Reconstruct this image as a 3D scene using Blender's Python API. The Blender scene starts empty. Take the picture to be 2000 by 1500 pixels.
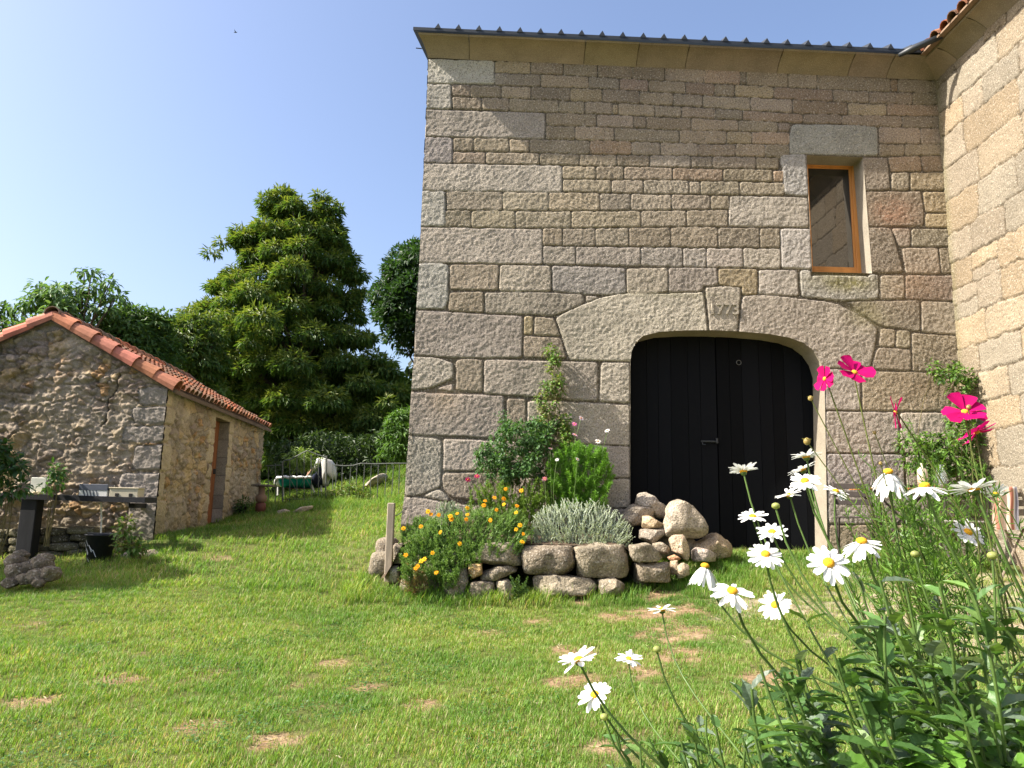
import bpy, bmesh, math, random
import numpy as np
from mathutils import Vector, Matrix, noise as mnoise
random.seed(7); RNG = np.random.default_rng(7)
R = math.radians

# ------------------------------------------------------------------ camera
CZ = 1.25; F = 1450.0
PITCH, YAW, ROLL = R(9.5), R(-1.0), R(1.2)
fwd = np.array([-math.sin(YAW)*math.cos(PITCH), math.cos(YAW)*math.cos(PITCH), math.sin(PITCH)])
rt0 = np.array([math.cos(YAW), math.sin(YAW), 0.0]); up0 = np.cross(rt0, fwd)
rt = rt0*math.cos(ROLL)+up0*math.sin(ROLL); upv = up0*math.cos(ROLL)-rt0*math.sin(ROLL)
scene = bpy.context.scene
cam = bpy.data.objects.new('camera', bpy.data.cameras.new('camera')); scene.collection.objects.link(cam)
M = Matrix(((rt[0], upv[0], -fwd[0], 0), (rt[1], upv[1], -fwd[1], 0), (rt[2], upv[2], -fwd[2], CZ), (0, 0, 0, 1)))
cam.matrix_world = M
cam.data.sensor_width = 36; cam.data.lens = 36*F/2000; cam.data.clip_start = 0.05; cam.data.clip_end = 2000
scene.camera = cam

# ------------------------------------------------------------------ light
SUN = np.array([1.05, 0.20, -1.0])                      # the way the light travels
elev = math.atan2(1.0, math.hypot(1.05, 0.20)); azi = math.atan2(-1.05, -0.20)
world = bpy.data.worlds.new('World'); scene.world = world; world.use_nodes = True
nt = world.node_tree; bg = nt.nodes['Background']
sky = nt.nodes.new('ShaderNodeTexSky'); sky.sky_type = 'NISHITA'; sky.sun_disc = False
sky.sun_elevation = elev; sky.sun_rotation = azi; sky.air_density = 1.0; sky.dust_density = 3.4; sky.ozone_density = 2.0
tint = nt.nodes.new('ShaderNodeMix'); tint.data_type = 'RGBA'; tint.blend_type = 'MULTIPLY'; tint.inputs[0].default_value = 1; tint.inputs[7].default_value = (1.02, .995, 1.03, 1)
nt.links.new(sky.outputs[0], tint.inputs[6]); nt.links.new(tint.outputs[2], bg.inputs[0]); bg.inputs[1].default_value = 0.12
sl = bpy.data.lights.new('sun', 'SUN'); sl.energy = 5.0; sl.angle = R(0.5); sl.color = (1.0, 0.93, 0.82)
so = bpy.data.objects.new('sun', sl); scene.collection.objects.link(so)
so.rotation_euler = Vector(SUN).to_track_quat('-Z', 'Y').to_euler(); so.location = (-8, -2, 12)
vs = scene.view_settings; vs.view_transform = 'Standard'; vs.look = 'None'; vs.gamma = 1; vs.use_curve_mapping = False
vs.exposure = 1.22
scene.render.film_transparent = False
scene.cycles.max_bounces = 6; scene.cycles.diffuse_bounces = 3; scene.cycles.transparent_max_bounces = 8

# ------------------------------------------------------------------ geometry helpers
CAMP = np.array([0, 0, CZ])
def ray(px, py): return fwd + rt*((px-1000)/F) + upv*((750-py)/F)
def onplane(px, py, p0, n):
    d = ray(px, py); p0 = np.asarray(p0, float); n = np.asarray(n, float)
    return CAMP + d*(np.dot(p0-CAMP, n)/np.dot(d, n))
def at(px, py, Y): return onplane(px, py, (0, Y, 0), (0, 1, 0))

def _h(ix, iy, seed):
    n = (ix.astype(np.int64)*374761393 + iy.astype(np.int64)*668265263 + seed*974634777) & 0xffffffff
    n = ((n ^ (n >> 13))*1274126177) & 0xffffffff
    n = n ^ (n >> 16)
    return (n & 0xffff)/65535.0
def vnoise(x, y, seed=0):
    x = np.asarray(x, float); y = np.asarray(y, float)
    ix = np.floor(x); iy = np.floor(y); fx = x-ix; fy = y-iy
    fx = fx*fx*(3-2*fx); fy = fy*fy*(3-2*fy)
    a = _h(ix, iy, seed); b = _h(ix+1, iy, seed); c = _h(ix, iy+1, seed); d = _h(ix+1, iy+1, seed)
    return (a*(1-fx)+b*fx)*(1-fy)+(c*(1-fx)+d*fx)*fy
def fbm(x, y, seed=0, oct=4, gain=.5):
    s = 0; a = 1; t = 0
    for k in range(oct):
        s = s + a*vnoise(x*(2.03**k)+k*17.1, y*(2.03**k)-k*9.7, seed+k); t += a; a *= gain
    return s/t*2-1
def sstep(a, b, x): t = np.clip((x-a)/(b-a), 0, 1); return t*t*(3-2*t)

def link(o, parent=None):
    scene.collection.objects.link(o)
    if parent is not None: o.parent = parent
    return o
def props(o, label=None, cat=None, group=None, kind=None):
    for k, v in (('label', label), ('category', cat), ('group', group), ('kind', kind)):
        if v: o[k] = v
    return o
def thing(name, label, cat, loc=(0, 0, 0), rz=0, group=None):
    o = bpy.data.objects.new(name, None); o.empty_display_size = .1
    link(o); o.location = loc; o.rotation_euler = (0, 0, rz)
    return props(o, label, cat, group)

def mesh_np(name, V, faces, mat, parent=None, col=None, smooth=False, world=True):
    """V Nx3 world coordinates, faces: list of int arrays (Mx3 or Mx4)"""
    V = np.asarray(V, np.float32)
    if parent is not None and world:
        bpy_m = Matrix.LocRotScale(parent.location, parent.rotation_euler, None).inverted() if parent.parent is None else \
            (Matrix.LocRotScale(parent.parent.location, parent.parent.rotation_euler, None) @ Matrix.LocRotScale(parent.location, parent.rotation_euler, None)).inverted()
        Mi = np.array(bpy_m); V = V @ Mi[:3, :3].T.astype(np.float32) + Mi[:3, 3].astype(np.float32)
    me = bpy.data.meshes.new(name)
    faces = [np.asarray(f, np.int32) for f in faces if len(f)]
    nl = sum(f.size for f in faces); nf = sum(len(f) for f in faces)
    me.vertices.add(len(V)); me.vertices.foreach_set('co', V.ravel())
    me.loops.add(nl); me.loops.foreach_set('vertex_index', np.concatenate([f.ravel() for f in faces]))
    me.polygons.add(nf)
    tot = np.concatenate([np.full(len(f), f.shape[1], np.int32) for f in faces])
    st = np.concatenate([[0], np.cumsum(tot)[:-1]]).astype(np.int32)
    me.polygons.foreach_set('loop_start', st)
    me.polygons.foreach_set('loop_total', tot)
    me.polygons.foreach_set('use_smooth', np.full(nf, bool(smooth)))
    if col is not None:
        a = me.color_attributes.new('Col', 'FLOAT_COLOR', 'POINT')
        c = np.ones((len(V), 4), np.float32); c[:, :3] = col; a.data.foreach_set('color', c.ravel())
    me.update(calc_edges=True); me.validate()
    me.materials.append(mat)
    return link(bpy.data.objects.new(name, me), parent)

class MB:
    def __init__(s): s.v = []; s.q = []; s.t = []; s.c = []; s.n = 0
    def add(s, V, q=None, t=None, c=(1, 1, 1)):
        V = np.asarray(V, float).reshape(-1, 3)
        if q is not None and len(q): s.q.append(np.asarray(q, int).reshape(-1, 4)+s.n)
        if t is not None and len(t): s.t.append(np.asarray(t, int).reshape(-1, 3)+s.n)
        s.v.append(V); cc = np.empty((len(V), 3)); cc[:] = c; s.c.append(cc); s.n += len(V); return s
    def box(s, a, b, c=(1, 1, 1), rot=None, org=None, bev=0):
        a = np.asarray(a, float); b = np.asarray(b, float); lo = np.minimum(a, b); hi = np.maximum(a, b)
        if bev > 0:
            P = []; 
            e = min(bev, *(hi-lo)*.45)
            for sx in (0, 1):
                for sy in (0, 1):
                    for sz in (0, 1):
                        cr = [hi[0] if sx else lo[0], hi[1] if sy else lo[1], hi[2] if sz else lo[2]]
                        sg = [-1 if sx else 1, -1 if sy else 1, -1 if sz else 1]
                        for ax in range(3):
                            p = [cr[k]+(0 if k == ax else sg[k]*e) for k in range(3)]; P.append(p)
            P = np.array(P)
            def ix(sx, sy, sz, ax): return ((sx*2+sy)*2+sz)*3+ax
            Q = []; T = []
            for ax in range(3):
                o = [k for k in range(3) if k != ax]
                for sd in (0, 1):
                    l = []
                    for (u, w) in ((0, 0), (1, 0), (1, 1), (0, 1)):
                        k = [0, 0, 0]; k[ax] = sd; k[o[0]] = u; k[o[1]] = w; l.append(ix(*k, ax))
                    Q.append(l)
                for (u, w) in ((0, 0), (1, 0), (1, 1), (0, 1)):
                    k0 = [0, 0, 0]; k0[o[0]] = u; k0[o[1]] = w; k1 = list(k0); k1[ax] = 1
                    Q.append([ix(*k0, o[0]), ix(*k0, o[1]), ix(*k1, o[1]), ix(*k1, o[0])])
            for sx in (0, 1):
                for sy in (0, 1):
                    for sz in (0, 1): T.append([ix(sx, sy, sz, 0), ix(sx, sy, sz, 1), ix(sx, sy, sz, 2)])
            V = P
        else:
            V = np.array([[x, y, z] for x in (lo[0], hi[0]) for y in (lo[1], hi[1]) for z in (lo[2], hi[2])])
            Q = [[0, 1, 3, 2], [4, 6, 7, 5], [0, 4, 5, 1], [2, 3, 7, 6], [0, 2, 6, 4], [1, 5, 7, 3]]; T = None
        if rot is not None:
            org = np.zeros(3) if org is None else np.asarray(org, float)
            V = (V-org) @ np.array(rot).T + org
        return s.add(V, Q, T, c)
    def tube(s, pts, rad, n=8, c=(1, 1, 1), cap=True):
        pts = np.asarray(pts, float); k = len(pts)
        rad = np.full(k, rad) if np.isscalar(rad) else np.asarray(rad, float)
        d = np.gradient(pts, axis=0) if k > 2 else np.repeat((pts[1]-pts[0])[None], 2, 0)
        d /= np.linalg.norm(d, axis=1)[:, None]+1e-9
        ref = np.array([0, 0, 1.]) if abs(d[0][2]) < .9 else np.array([1., 0, 0])
        V = []
        for i in range(k):
            a = np.cross(d[i], ref); a /= np.linalg.norm(a)+1e-9; b = np.cross(d[i], a); ref = np.cross(a, d[i])
            th = np.arange(n)*2*math.pi/n
            V.append(pts[i]+rad[i]*(np.cos(th)[:, None]*a+np.sin(th)[:, None]*b))
        V = np.concatenate(V); Q = []
        for i in range(k-1):
            for j in range(n): Q.append([i*n+j, i*n+(j+1) % n, (i+1)*n+(j+1) % n, (i+1)*n+j])
        T = []
        if cap:
            V = np.vstack([V, pts[0], pts[-1]])
            for j in range(n):
                T.append([k*n, (j+1) % n, j]); T.append([k*n+1, (k-1)*n+j, (k-1)*n+(j+1) % n])
        return s.add(V, Q, T, c)
    def lathe(s, org, prof, n=20, c=(1, 1, 1)):
        th = np.arange(n)*2*math.pi/n; V = []
        for r, z in prof: V.append(np.stack([org[0]+r*np.cos(th), org[1]+r*np.sin(th), np.full(n, org[2]+z)], 1))
        V = np.concatenate(V); Q = [[i*n+j, i*n+(j+1) % n, (i+1)*n+(j+1) % n, (i+1)*n+j] for i in range(len(prof)-1) for j in range(n)]
        return s.add(V, Q, None, c)
    def build(s, name, mat, parent=None, smooth=False):
        f = []
        if s.q: f.append(np.concatenate(s.q))
        if s.t: f.append(np.concatenate(s.t))
        return mesh_np(name, np.concatenate(s.v), f, mat, parent, np.concatenate(s.c), smooth)

# ------------------------------------------------------------------ materials
def mat(name, base=(.5, .5, .5), rough=.8, attr=False, speck=0, speck_scale=150, bump=0, bump_scale=40, bump_dist=.01,
        var=0, var_scale=3, metallic=0, trans=0, spec=.3, detail=6, speck_col=(0.03, .03, .03), bright=1.0, stretch=None):
    m = bpy.data.materials.new(name); m.use_nodes = True; t = m.node_tree; N = t.nodes; L = t.links
    p = N['Principled BSDF']; p.inputs['Roughness'].default_value = rough; p.inputs['Metallic'].default_value = metallic
    p.inputs['Specular IOR Level'].default_value = spec
    tc = N.new('ShaderNodeTexCoord'); co = tc.outputs['Object']
    if stretch:
        mp = N.new('ShaderNodeMapping'); mp.inputs['Scale'].default_value = stretch; L.new(co, mp.inputs[0]); co = mp.outputs[0]
    if attr:
        a = N.new('ShaderNodeAttribute'); a.attribute_name = 'Col'; cur = a.outputs['Color']
    else:
        rgb = N.new('ShaderNodeRGB'); rgb.outputs[0].default_value = (*base, 1); cur = rgb.outputs[0]
    def mixc(mode, fac, a_, b_):
        x = N.new('ShaderNodeMix'); x.data_type = 'RGBA'; x.blend_type = mode
        if isinstance(fac, float): x.inputs[0].default_value = fac
        else: L.new(fac, x.inputs[0])
        for s_, v in ((x.inputs[6], a_), (x.inputs[7], b_)):
            if isinstance(v, tuple): s_.default_value = (*v, 1)
            else: L.new(v, s_)
        return x.outputs[2]
    def ramp(src, p0, p1, c0=(0, 0, 0), c1=(1, 1, 1)):
        r = N.new('ShaderNodeValToRGB'); L.new(src, r.inputs[0])
        r.color_ramp.elements[0].position = p0; r.color_ramp.elements[1].position = p1
        r.color_ramp.elements[0].color = (*c0, 1); r.color_ramp.elements[1].color = (*c1, 1); return r.outputs[0]
    def nz(scale, det=detail, rgh=.6):
        n = N.new('ShaderNodeTexNoise'); n.inputs['Scale'].default_value = scale; n.inputs['Detail'].default_value = det
        n.inputs['Roughness'].default_value = rgh; L.new(co, n.inputs['Vector']); return n.outputs[0]
    if var > 0:
        g = ramp(nz(var_scale, 5), .3, .7, (1-var,)*3, (1+var,)*3); cur = mixc('MULTIPLY', 1.0, cur, g)
    if speck > 0:
        n1 = nz(speck_scale, 2, .5); d = ramp(n1, .36, .48, (1, 1, 1), (0, 0, 0))
        f = N.new('ShaderNodeMath'); f.operation = 'MULTIPLY'; L.new(d, f.inputs[0]); f.inputs[1].default_value = speck
        cur = mixc('MIX', f.outputs[0], cur, speck_col)
        n2 = nz(speck_scale*.8, 2, .5); d2 = ramp(n2, .56, .68)
        f2 = N.new('ShaderNodeMath'); f2.operation = 'MULTIPLY'; L.new(d2, f2.inputs[0]); f2.inputs[1].default_value = speck*.8
        cur = mixc('MIX', f2.outputs[0], cur, (.62, .56, .47))
    if bright != 1: cur = mixc('MULTIPLY', 1.0, cur, (bright,)*3)
    L.new(cur, p.inputs['Base Color'])
    if bump > 0:
        b = N.new('ShaderNodeBump'); b.inputs['Strength'].default_value = bump; b.inputs['Distance'].default_value = bump_dist
        L.new(nz(bump_scale, 4, .6), b.inputs['Height']); L.new(b.outputs[0], p.inputs['Normal'])
    if trans > 0:
        tr = N.new('ShaderNodeBsdfTranslucent'); L.new(mixc('MULTIPLY', 1.0, cur, (1.25, 1.3, .55)), tr.inputs['Color'])
        mx = N.new('ShaderNodeMixShader'); mx.inputs[0].default_value = trans
        L.new(p.outputs[0], mx.inputs[1]); L.new(tr.outputs[0], mx.inputs[2]); L.new(mx.outputs[0], N['Material Output'].inputs[0])
    return m
M_WALL = mat('granite_ashlar', attr=True, speck=.55, speck_scale=55, bump=.9, bump_scale=55, bump_dist=.013, var=.16, var_scale=1.7, rough=.9, spec=.15)
M_WALLR = mat('granite_blocks', attr=True, speck=.45, speck_scale=60, bump=.9, bump_scale=45, bump_dist=.016, var=.12, var_scale=1.5, rough=.9, spec=.15)
M_CORN = mat('dressed_granite', attr=True, speck=.3, speck_scale=120, bump=.5, bump_scale=60, bump_dist=.004, var=.16, var_scale=3, rough=.9, spec=.15)
M_RUB = mat('rubble_masonry', attr=True, speck=.25, speck_scale=60, bump=1, bump_scale=30, bump_dist=.012, var=.18, var_scale=4, rough=.95, spec=.1)
M_ROCK = mat('field_stone', attr=True, speck=.5, speck_scale=50, bump=1, bump_scale=28, bump_dist=.03, var=.38, var_scale=4.5, rough=.92, spec=.15)
M_TILE = mat('terracotta', attr=True, bump=.5, bump_scale=60, bump_dist=.004, var=.25, var_scale=6, rough=.85, spec=.2)
M_METAL = mat('dark_sheet', (.022, .026, .03), rough=.5, var=.2, spec=.5)
M_DOOR = mat('black_painted_boards', attr=True, rough=.7, bump=.3, bump_scale=25, bump_dist=.002, spec=.08, stretch=(6, 6, .5))
M_FRAME = mat('orange_stained_wood', (.55, .23, .055), rough=.5, bump=.2, bump_scale=30, bump_dist=.002, var=.15, var_scale=8, spec=.4, stretch=(1, 1, .2))
M_PLAIN = mat('painted_surface', attr=True, rough=.6, bump=.2, bump_scale=60, bump_dist=.002, var=.1, var_scale=8)
M_IRON = mat('wrought_iron', (.09, .10, .09), rough=.6, var=.3, var_scale=20, spec=.4)
M_WOOD = mat('weathered_wood', attr=True, rough=.8, bump=.6, bump_scale=30, bump_dist=.003, var=.25, var_scale=12, stretch=(1, 1, .15))
M_BARK = mat('bark', (.10, .08, .06), rough=.95, bump=1, bump_scale=20, bump_dist=.03, var=.3, var_scale=5)
M_LEAF = mat('foliage', attr=True, rough=.5, trans=.35, spec=.35)
M_LEAFN = mat('near_foliage', attr=True, rough=.42, trans=.35, spec=.4, bump=.35, bump_scale=120, bump_dist=.002, var=.2, var_scale=20)
M_PETAL = mat('petals', attr=True, rough=.7, trans=.3, spec=.1)
M_PETAL.node_tree.nodes['Mix.001' if 'Mix.001' in M_PETAL.node_tree.nodes else 'Mix'].inputs[7].default_value = (1, 1, 1, 1)
M_SOIL = mat('soil', (.10, .07, .045), rough=1, bump=1, bump_scale=25, bump_dist=.04, var=.3, var_scale=8)
M_CLOTH = mat('cloth', attr=True, rough=.95, bump=.4, bump_scale=90, bump_dist=.003, spec=.1)
def glass(name, base, rough=.05, trans=0, ior=1.45):
    m = bpy.data.materials.new(name); m.use_nodes = True; p = m.node_tree.nodes['Principled BSDF']
    p.inputs['Base Color'].default_value = (*base, 1); p.inputs['Roughness'].default_value = rough
    p.inputs['Transmission Weight'].default_value = trans; p.inputs['IOR'].default_value = ior; return m
M_PANE = glass('window_glass', (.012, .012, .013), .02, 0, 2.1)
M_GLASS = glass('clear_glass', (.85, .92, .88), trans=.9)

# ------------------------------------------------------------------ terrain
WY = 10.5
def _c(px, py, Y): return tuple(at(px, py, Y))
ctrl = [(-8, -3, 0), (0, -3, 0), (8, -3, .1), (-6, 2, 0), (0, 1, 0), (3, 1.5, .1), (6, 2, .2), (-3.5, 3.8, 0), (0, 3.9, 0), (2, 4, .05), (5, 4, .2),
        (-5.5, 6.5, .06), (-2, 6.5, .04), (1, 6.5, .06), (3.5, 6.5, .22), (6.2, 7, .45),
        _c(780, 1155, 9.1), _c(1000, 1168, 8.95), _c(1250, 1168, 8.9), _c(1440, 1130, 9.2), _c(1440, 1085, 10.2), _c(1600, 1090, 10.2),
        _c(1850, 1100, 9.7), _c(1700, 1200, 7.6), _c(300, 1052, 11.4), _c(20, 1150, 8.6), _c(150, 1110, 10.3), _c(0, 1110, 10.4), _c(420, 1032, 13.8),
        _c(505, 992, 16.8), _c(600, 992, 15.5), _c(700, 986, 16.8), _c(660, 1078, 10.8), _c(785, 1030, 10.6), _c(790, 985, 15),
        _c(720, 965, 19), _c(790, 915, 21), _c(560, 975, 20), (-12, 9, .6), (-12, 14, 1.0), (-14, 22, 1.8), (-8, 24, 1.7), (0, 24, 2.3), (-1.5, 12, .95),
        (2, 13, .9), (8, 13, .9), (10, 9, .6), (10, 22, 2.2)]
ctrl = np.array(ctrl)
def _U(r2): return np.where(r2 > 1e-12, r2*np.log(r2+1e-12), 0)
_n = len(ctrl); _K = _U(((ctrl[:, None, :2]-ctrl[None, :, :2])**2).sum(-1)) + np.eye(_n)*.6
_P = np.hstack([np.ones((_n, 1)), ctrl[:, :2]])
_A = np.vstack([np.hstack([_K, _P]), np.hstack([_P.T, np.zeros((3, 3))])])
_w = np.linalg.solve(_A, np.concatenate([ctrl[:, 2], [0, 0, 0]]))
def tz(x, y):
    x = np.clip(np.atleast_1d(np.asarray(x, float)), -14, 11); y = np.clip(np.atleast_1d(np.asarray(y, float)), -3, 24)
    sh = x.shape; x = x.ravel(); y = y.ravel(); out = np.full(x.shape, _w[_n])+_w[_n+1]*x+_w[_n+2]*y
    for i in range(_n): out += _w[i]*_U((x-ctrl[i, 0])**2+(y-ctrl[i, 1])**2)
    out += .02*fbm(x*1.3, y*1.3, 5, 3)
    return out.reshape(sh)
def tz1(x, y): return float(tz(x, y)[0])
def gpt(px, py):
    d = ray(px, py); s = 1.0
    while s < 80:
        p = CAMP+d*s
        if p[2] < tz1(p[0], p[1]): break
        s += .05
    return p
# ------------------------------------------------------------------ ground sheet
def ground():
    xs = np.concatenate([-np.geomspace(400, 10.5, 22), np.arange(-10, 8.01, .08), np.geomspace(8.5, 400, 22)])
    ys = np.concatenate([-np.geomspace(100, 3.2, 12), np.arange(-3, 2.6, .25), np.arange(2.7, 19, .08), np.geomspace(19.3, 500, 30)])
    X, Y = np.meshgrid(xs, ys); Z = tz(X, Y)
    Z = Z + .012*fbm(X*6, Y*6, 9, 3)
    V = np.stack([X, Y, Z], -1).reshape(-1, 3); w = len(xs)
    i = (np.arange(len(ys)-1)[:, None]*w+np.arange(w-1)[None]).ravel()
    Q = np.stack([i, i+1, i+w+1, i+w], 1)
    bare = baremap(X, Y); grav = gravmap(X, Y)
    g = np.array([.060, .095, .022]); g2 = np.array([.13, .125, .045])
    n = (fbm(X*3, Y*3, 3, 4)*.5+.5)[..., None]; C = g*(1-n)+g2*n
    s1 = np.array([.20, .125, .075]); s2 = np.array([.30, .22, .13]); m = (fbm(X*9, Y*9, 31, 3)*.5+.5)[..., None]
    soil = s1*(1-m)+s2*m
    C = C*(1-bare[..., None])+soil*bare[..., None]
    pale = np.array([.40, .34, .24])*(.45+.7*m)
    C = C*(1-grav[..., None])+pale*grav[..., None]
    o = mesh_np('ground', V, [Q], mat('turf_soil', attr=True, rough=1, bump=1, bump_scale=35, bump_dist=.02, var=.3, var_scale=14, spec=.05), None, C.reshape(-1, 3), True)
    props(o, kind='structure')
_bp = [(820, 1378, 34, 14), (70, 1372, 60, 12), (540, 1448, 50, 12), (1180, 1462, 30, 10), (1130, 1175, 22, 6), (1110, 1272, 40, 9), (1130, 1330, 45, 9),
       (1300, 1195, 90, 12), (1320, 1235, 80, 16), (1200, 1210, 40, 8), (1110, 1340, 50, 8), (720, 1345, 30, 7), (230, 1330, 60, 6), (640, 1300, 30, 6),
       (1270, 1165, 60, 7), (400, 1420, 40, 7), (1340, 1285, 60, 14), (1250, 1310, 50, 14), (430, 1092, 24, 4), (950, 1240, 30, 5), (1050, 1215, 30, 5), (1500, 1330, 50, 14)]
BARE = []
for (px, py, rx, ry) in _bp:
    c = gpt(px, py); e = gpt(px+rx, py); f = gpt(px, py-ry)
    BARE.append((c[0], c[1], 1.25*max(.14, abs(e[0]-c[0])), 1.3*max(.14, abs(f[1]-c[1]))))
def baremap(X, Y):
    o = np.zeros_like(X, dtype=float); wx = fbm(X*2.5, Y*2.5, 41, 3)*.5
    for (a, b, rx, ry) in BARE:
        d = np.sqrt(((X-a)/rx)**2+((Y-b)/ry)**2)+wx
        o = np.maximum(o, sstep(1.25, .55, d))
    n = fbm(X*1.4, Y*1.4, 77, 4); o = np.maximum(o, .55*sstep(.38, .6, n)*sstep(3, 5, Y)*sstep(12, 9, Y))
    return o
def gravmap(X, Y):
    d = np.sqrt(((X-5.0)/2.6)**2+((Y-7.2)/2.2)**2)+fbm(X*1.5, Y*1.5, 55, 4)*.6
    return sstep(1.15, .6, d)*.9
ground()

def grass():
    def tuft(name, n, h, spread, w, seed):
        r = np.random.default_rng(seed); V = []; Q = []; T = []; C = []
        for i in range(n):
            a = r.uniform(0, 6.28); b = r.uniform(0, 1)**.5*spread; p = np.array([b*math.cos(a), b*math.sin(a), 0])
            hh = h*r.uniform(.5, 1.15); le = r.uniform(.2, .9)*hh; da = r.uniform(0, 6.28); d = np.array([math.cos(da), math.sin(da), 0]); s = np.array([-d[1], d[0], 0])*w/2
            k = len(V); V += [p-s, p+s, p+d*le*.35+[0, 0, hh*.6]-s*.8, p+d*le*.35+[0, 0, hh*.6]+s*.8, p+d*le+[0, 0, hh]]
            Q.append([k, k+1, k+3, k+2]); T.append([k+2, k+3, k+4])
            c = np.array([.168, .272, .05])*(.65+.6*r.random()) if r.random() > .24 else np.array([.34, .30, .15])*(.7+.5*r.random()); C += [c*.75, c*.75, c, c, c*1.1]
        me = bpy.data.meshes.new(name); me.from_pydata([tuple(v) for v in V], [], [tuple(q) for q in Q]+[tuple(t) for t in T])
        a = me.color_attributes.new('Col', 'FLOAT_COLOR', 'POINT')
        for i, c in enumerate(C): a.data[i].color = (*c, 1)
        me.materials.append(gm); return bpy.data.objects.new(name, me)
    gm = mat('grass_blades', attr=True, rough=.55, trans=.4, spec=.25)
    t = gm.node_tree; N = t.nodes; L = t.links; p = N['Principled BSDF']
    # colour drifts over the lawn
    src = p.inputs['Base Color'].links[0].from_socket
    geo = N.new('ShaderNodeNewGeometry'); nn = N.new('ShaderNodeTexNoise'); nn.inputs['Scale'].default_value = .9; nn.inputs['Detail'].default_value = 5
    L.new(geo.outputs['Position'], nn.inputs['Vector'])
    rp = N.new('ShaderNodeValToRGB'); L.new(nn.outputs[0], rp.inputs[0]); rp.color_ramp.elements[0].position = .35; rp.color_ramp.elements[1].position = .65
    rp.color_ramp.elements[0].color = (.75, .95, .8, 1); rp.color_ramp.elements[1].color = (1.45, 1.3, 1.35, 1)
    mx = N.new('ShaderNodeMix'); mx.data_type = 'RGBA'; mx.blend_type = 'MULTIPLY'; mx.inputs[0].default_value = 1; L.new(src, mx.inputs[6]); L.new(rp.outputs[0], mx.inputs[7])
    L.new(mx.outputs[2], p.inputs['Base Color'])
    for n_ in N:
        if n_.type == 'MIX' and n_.name != mx.name and n_.inputs[6].links and n_.inputs[6].links[0].from_socket == src: L.new(mx.outputs[2], n_.inputs[6])
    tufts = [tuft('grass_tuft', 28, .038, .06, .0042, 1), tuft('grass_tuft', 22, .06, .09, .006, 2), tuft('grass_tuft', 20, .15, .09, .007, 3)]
    pts = []; kind = []; scl = []
    def scatter(x0, x1, y0, y1, dens, k, s0, s1, edge=None):
        n = int((x1-x0)*(y1-y0)*dens); x = RNG.uniform(x0, x1, n); y = RNG.uniform(y0, y1, n)
        keep = (np.abs(x-math.tan(-YAW)*y) < .80*y+.8)
        b = baremap(x, y)*.80; g = gravmap(x, y)*.85
        keep &= RNG.random(n) > np.maximum(b, g)
        keep &= ~((x > -1.35) & (y > WY-.02)); keep &= ~((x > 6.2))
        # the shed footprint and the flower bed stay clear
        keep &= ~shedin(x, y); keep &= ~((x > -1.4) & (x < 1.75) & (y > 9.1) & (y < WY))
        if edge is not None: keep &= edge(x, y)
        x = x[keep]; y = y[keep]; z = tz(x, y)-.004
        pts.append(np.stack([x, y, z], 1)); kind.append(np.full(len(x), k)); scl.append(RNG.uniform(s0, s1, len(x))*(.78+.5*np.clip(fbm(x*1.8, y*1.8, 88, 3)+.5, 0, 1)))
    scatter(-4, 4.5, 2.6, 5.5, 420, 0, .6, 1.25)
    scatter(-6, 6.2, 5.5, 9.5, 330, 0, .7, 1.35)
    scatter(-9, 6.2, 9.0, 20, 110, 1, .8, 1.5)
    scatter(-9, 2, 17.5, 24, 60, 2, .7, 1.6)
    # longer grass against walls, stones and in odd clumps
    def near(pp, r):
        pp = np.array(pp)
        def f(x, y): return (np.min(np.hypot(x[:, None]-pp[None, :, 0], y[:, None]-pp[None, :, 1]), 1) < r)
        return f
    base = [(gx, 8.9) for gx in np.arange(-1.6, 3.0, .15)]
    scatter(-1.8, 3.1, 8.45, 9.1, 230, 2, .35, 1.1, near(base, .28))
    scatter(2.0, 3.6, 8.8, 10.2, 120, 2, .5, 1.1)
    scatter(3.6, 6.2, 9.0, 10.4, 60, 2, .4, 1.0)
    sb = [gpt(a, b)[:2] for a, b in ((330, 1048), (370, 1042), (410, 1036), (460, 1010), (500, 1000), (120, 1110), (180, 1112), (250, 1105), (290, 1080), (0, 1140), (90, 1125))]
    scatter(-8, -3, 8, 17, 60, 2, .3, .8, near(sb, .45))
    fe = [gpt(a, 992)[:2] for a in range(520, 800, 12)]
    scatter(-6, 0, 14, 20, 70, 2, .6, 1.6, near(fe, .6))
    scatter(1.2, 4, 3.6, 6.5, 22, 2, .3, .75)
    scatter(-4, 1.5, 3.2, 9, 3, 2, .25, .5)
    P = np.concatenate(pts); K = np.concatenate(kind); S = np.concatenate(scl)
    print('tufts', len(P))
    me = bpy.data.meshes.new('grass'); me.vertices.add(len(P)); me.vertices.foreach_set('co', P.astype(np.float32).ravel())
    a = me.attributes.new('kind', 'INT', 'POINT'); a.data.foreach_set('value', K.astype(np.int32))
    a = me.attributes.new('scl', 'FLOAT', 'POINT'); a.data.foreach_set('value', S.astype(np.float32))
    a = me.attributes.new('rot', 'FLOAT_VECTOR', 'POINT'); rr = np.zeros((len(P), 3), np.float32); rr[:, 2] = RNG.uniform(0, 6.28, len(P)); a.data.foreach_set('vector', rr.ravel())
    me.materials.append(gm)
    o = link(bpy.data.objects.new('grass', me)); props(o, 'short green lawn grass with dry straw patches', 'grass', kind='stuff')
    ng = bpy.data.node_groups.new('grass_scatter', 'GeometryNodeTree')
    ng.interface.new_socket('Geometry', in_out='INPUT', socket_type='NodeSocketGeometry'); ng.interface.new_socket('Geometry', in_out='OUTPUT', socket_type='NodeSocketGeometry')
    gi = ng.nodes.new('NodeGroupInput'); go = ng.nodes.new('NodeGroupOutput'); jn = ng.nodes.new('GeometryNodeJoinGeometry')
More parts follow.
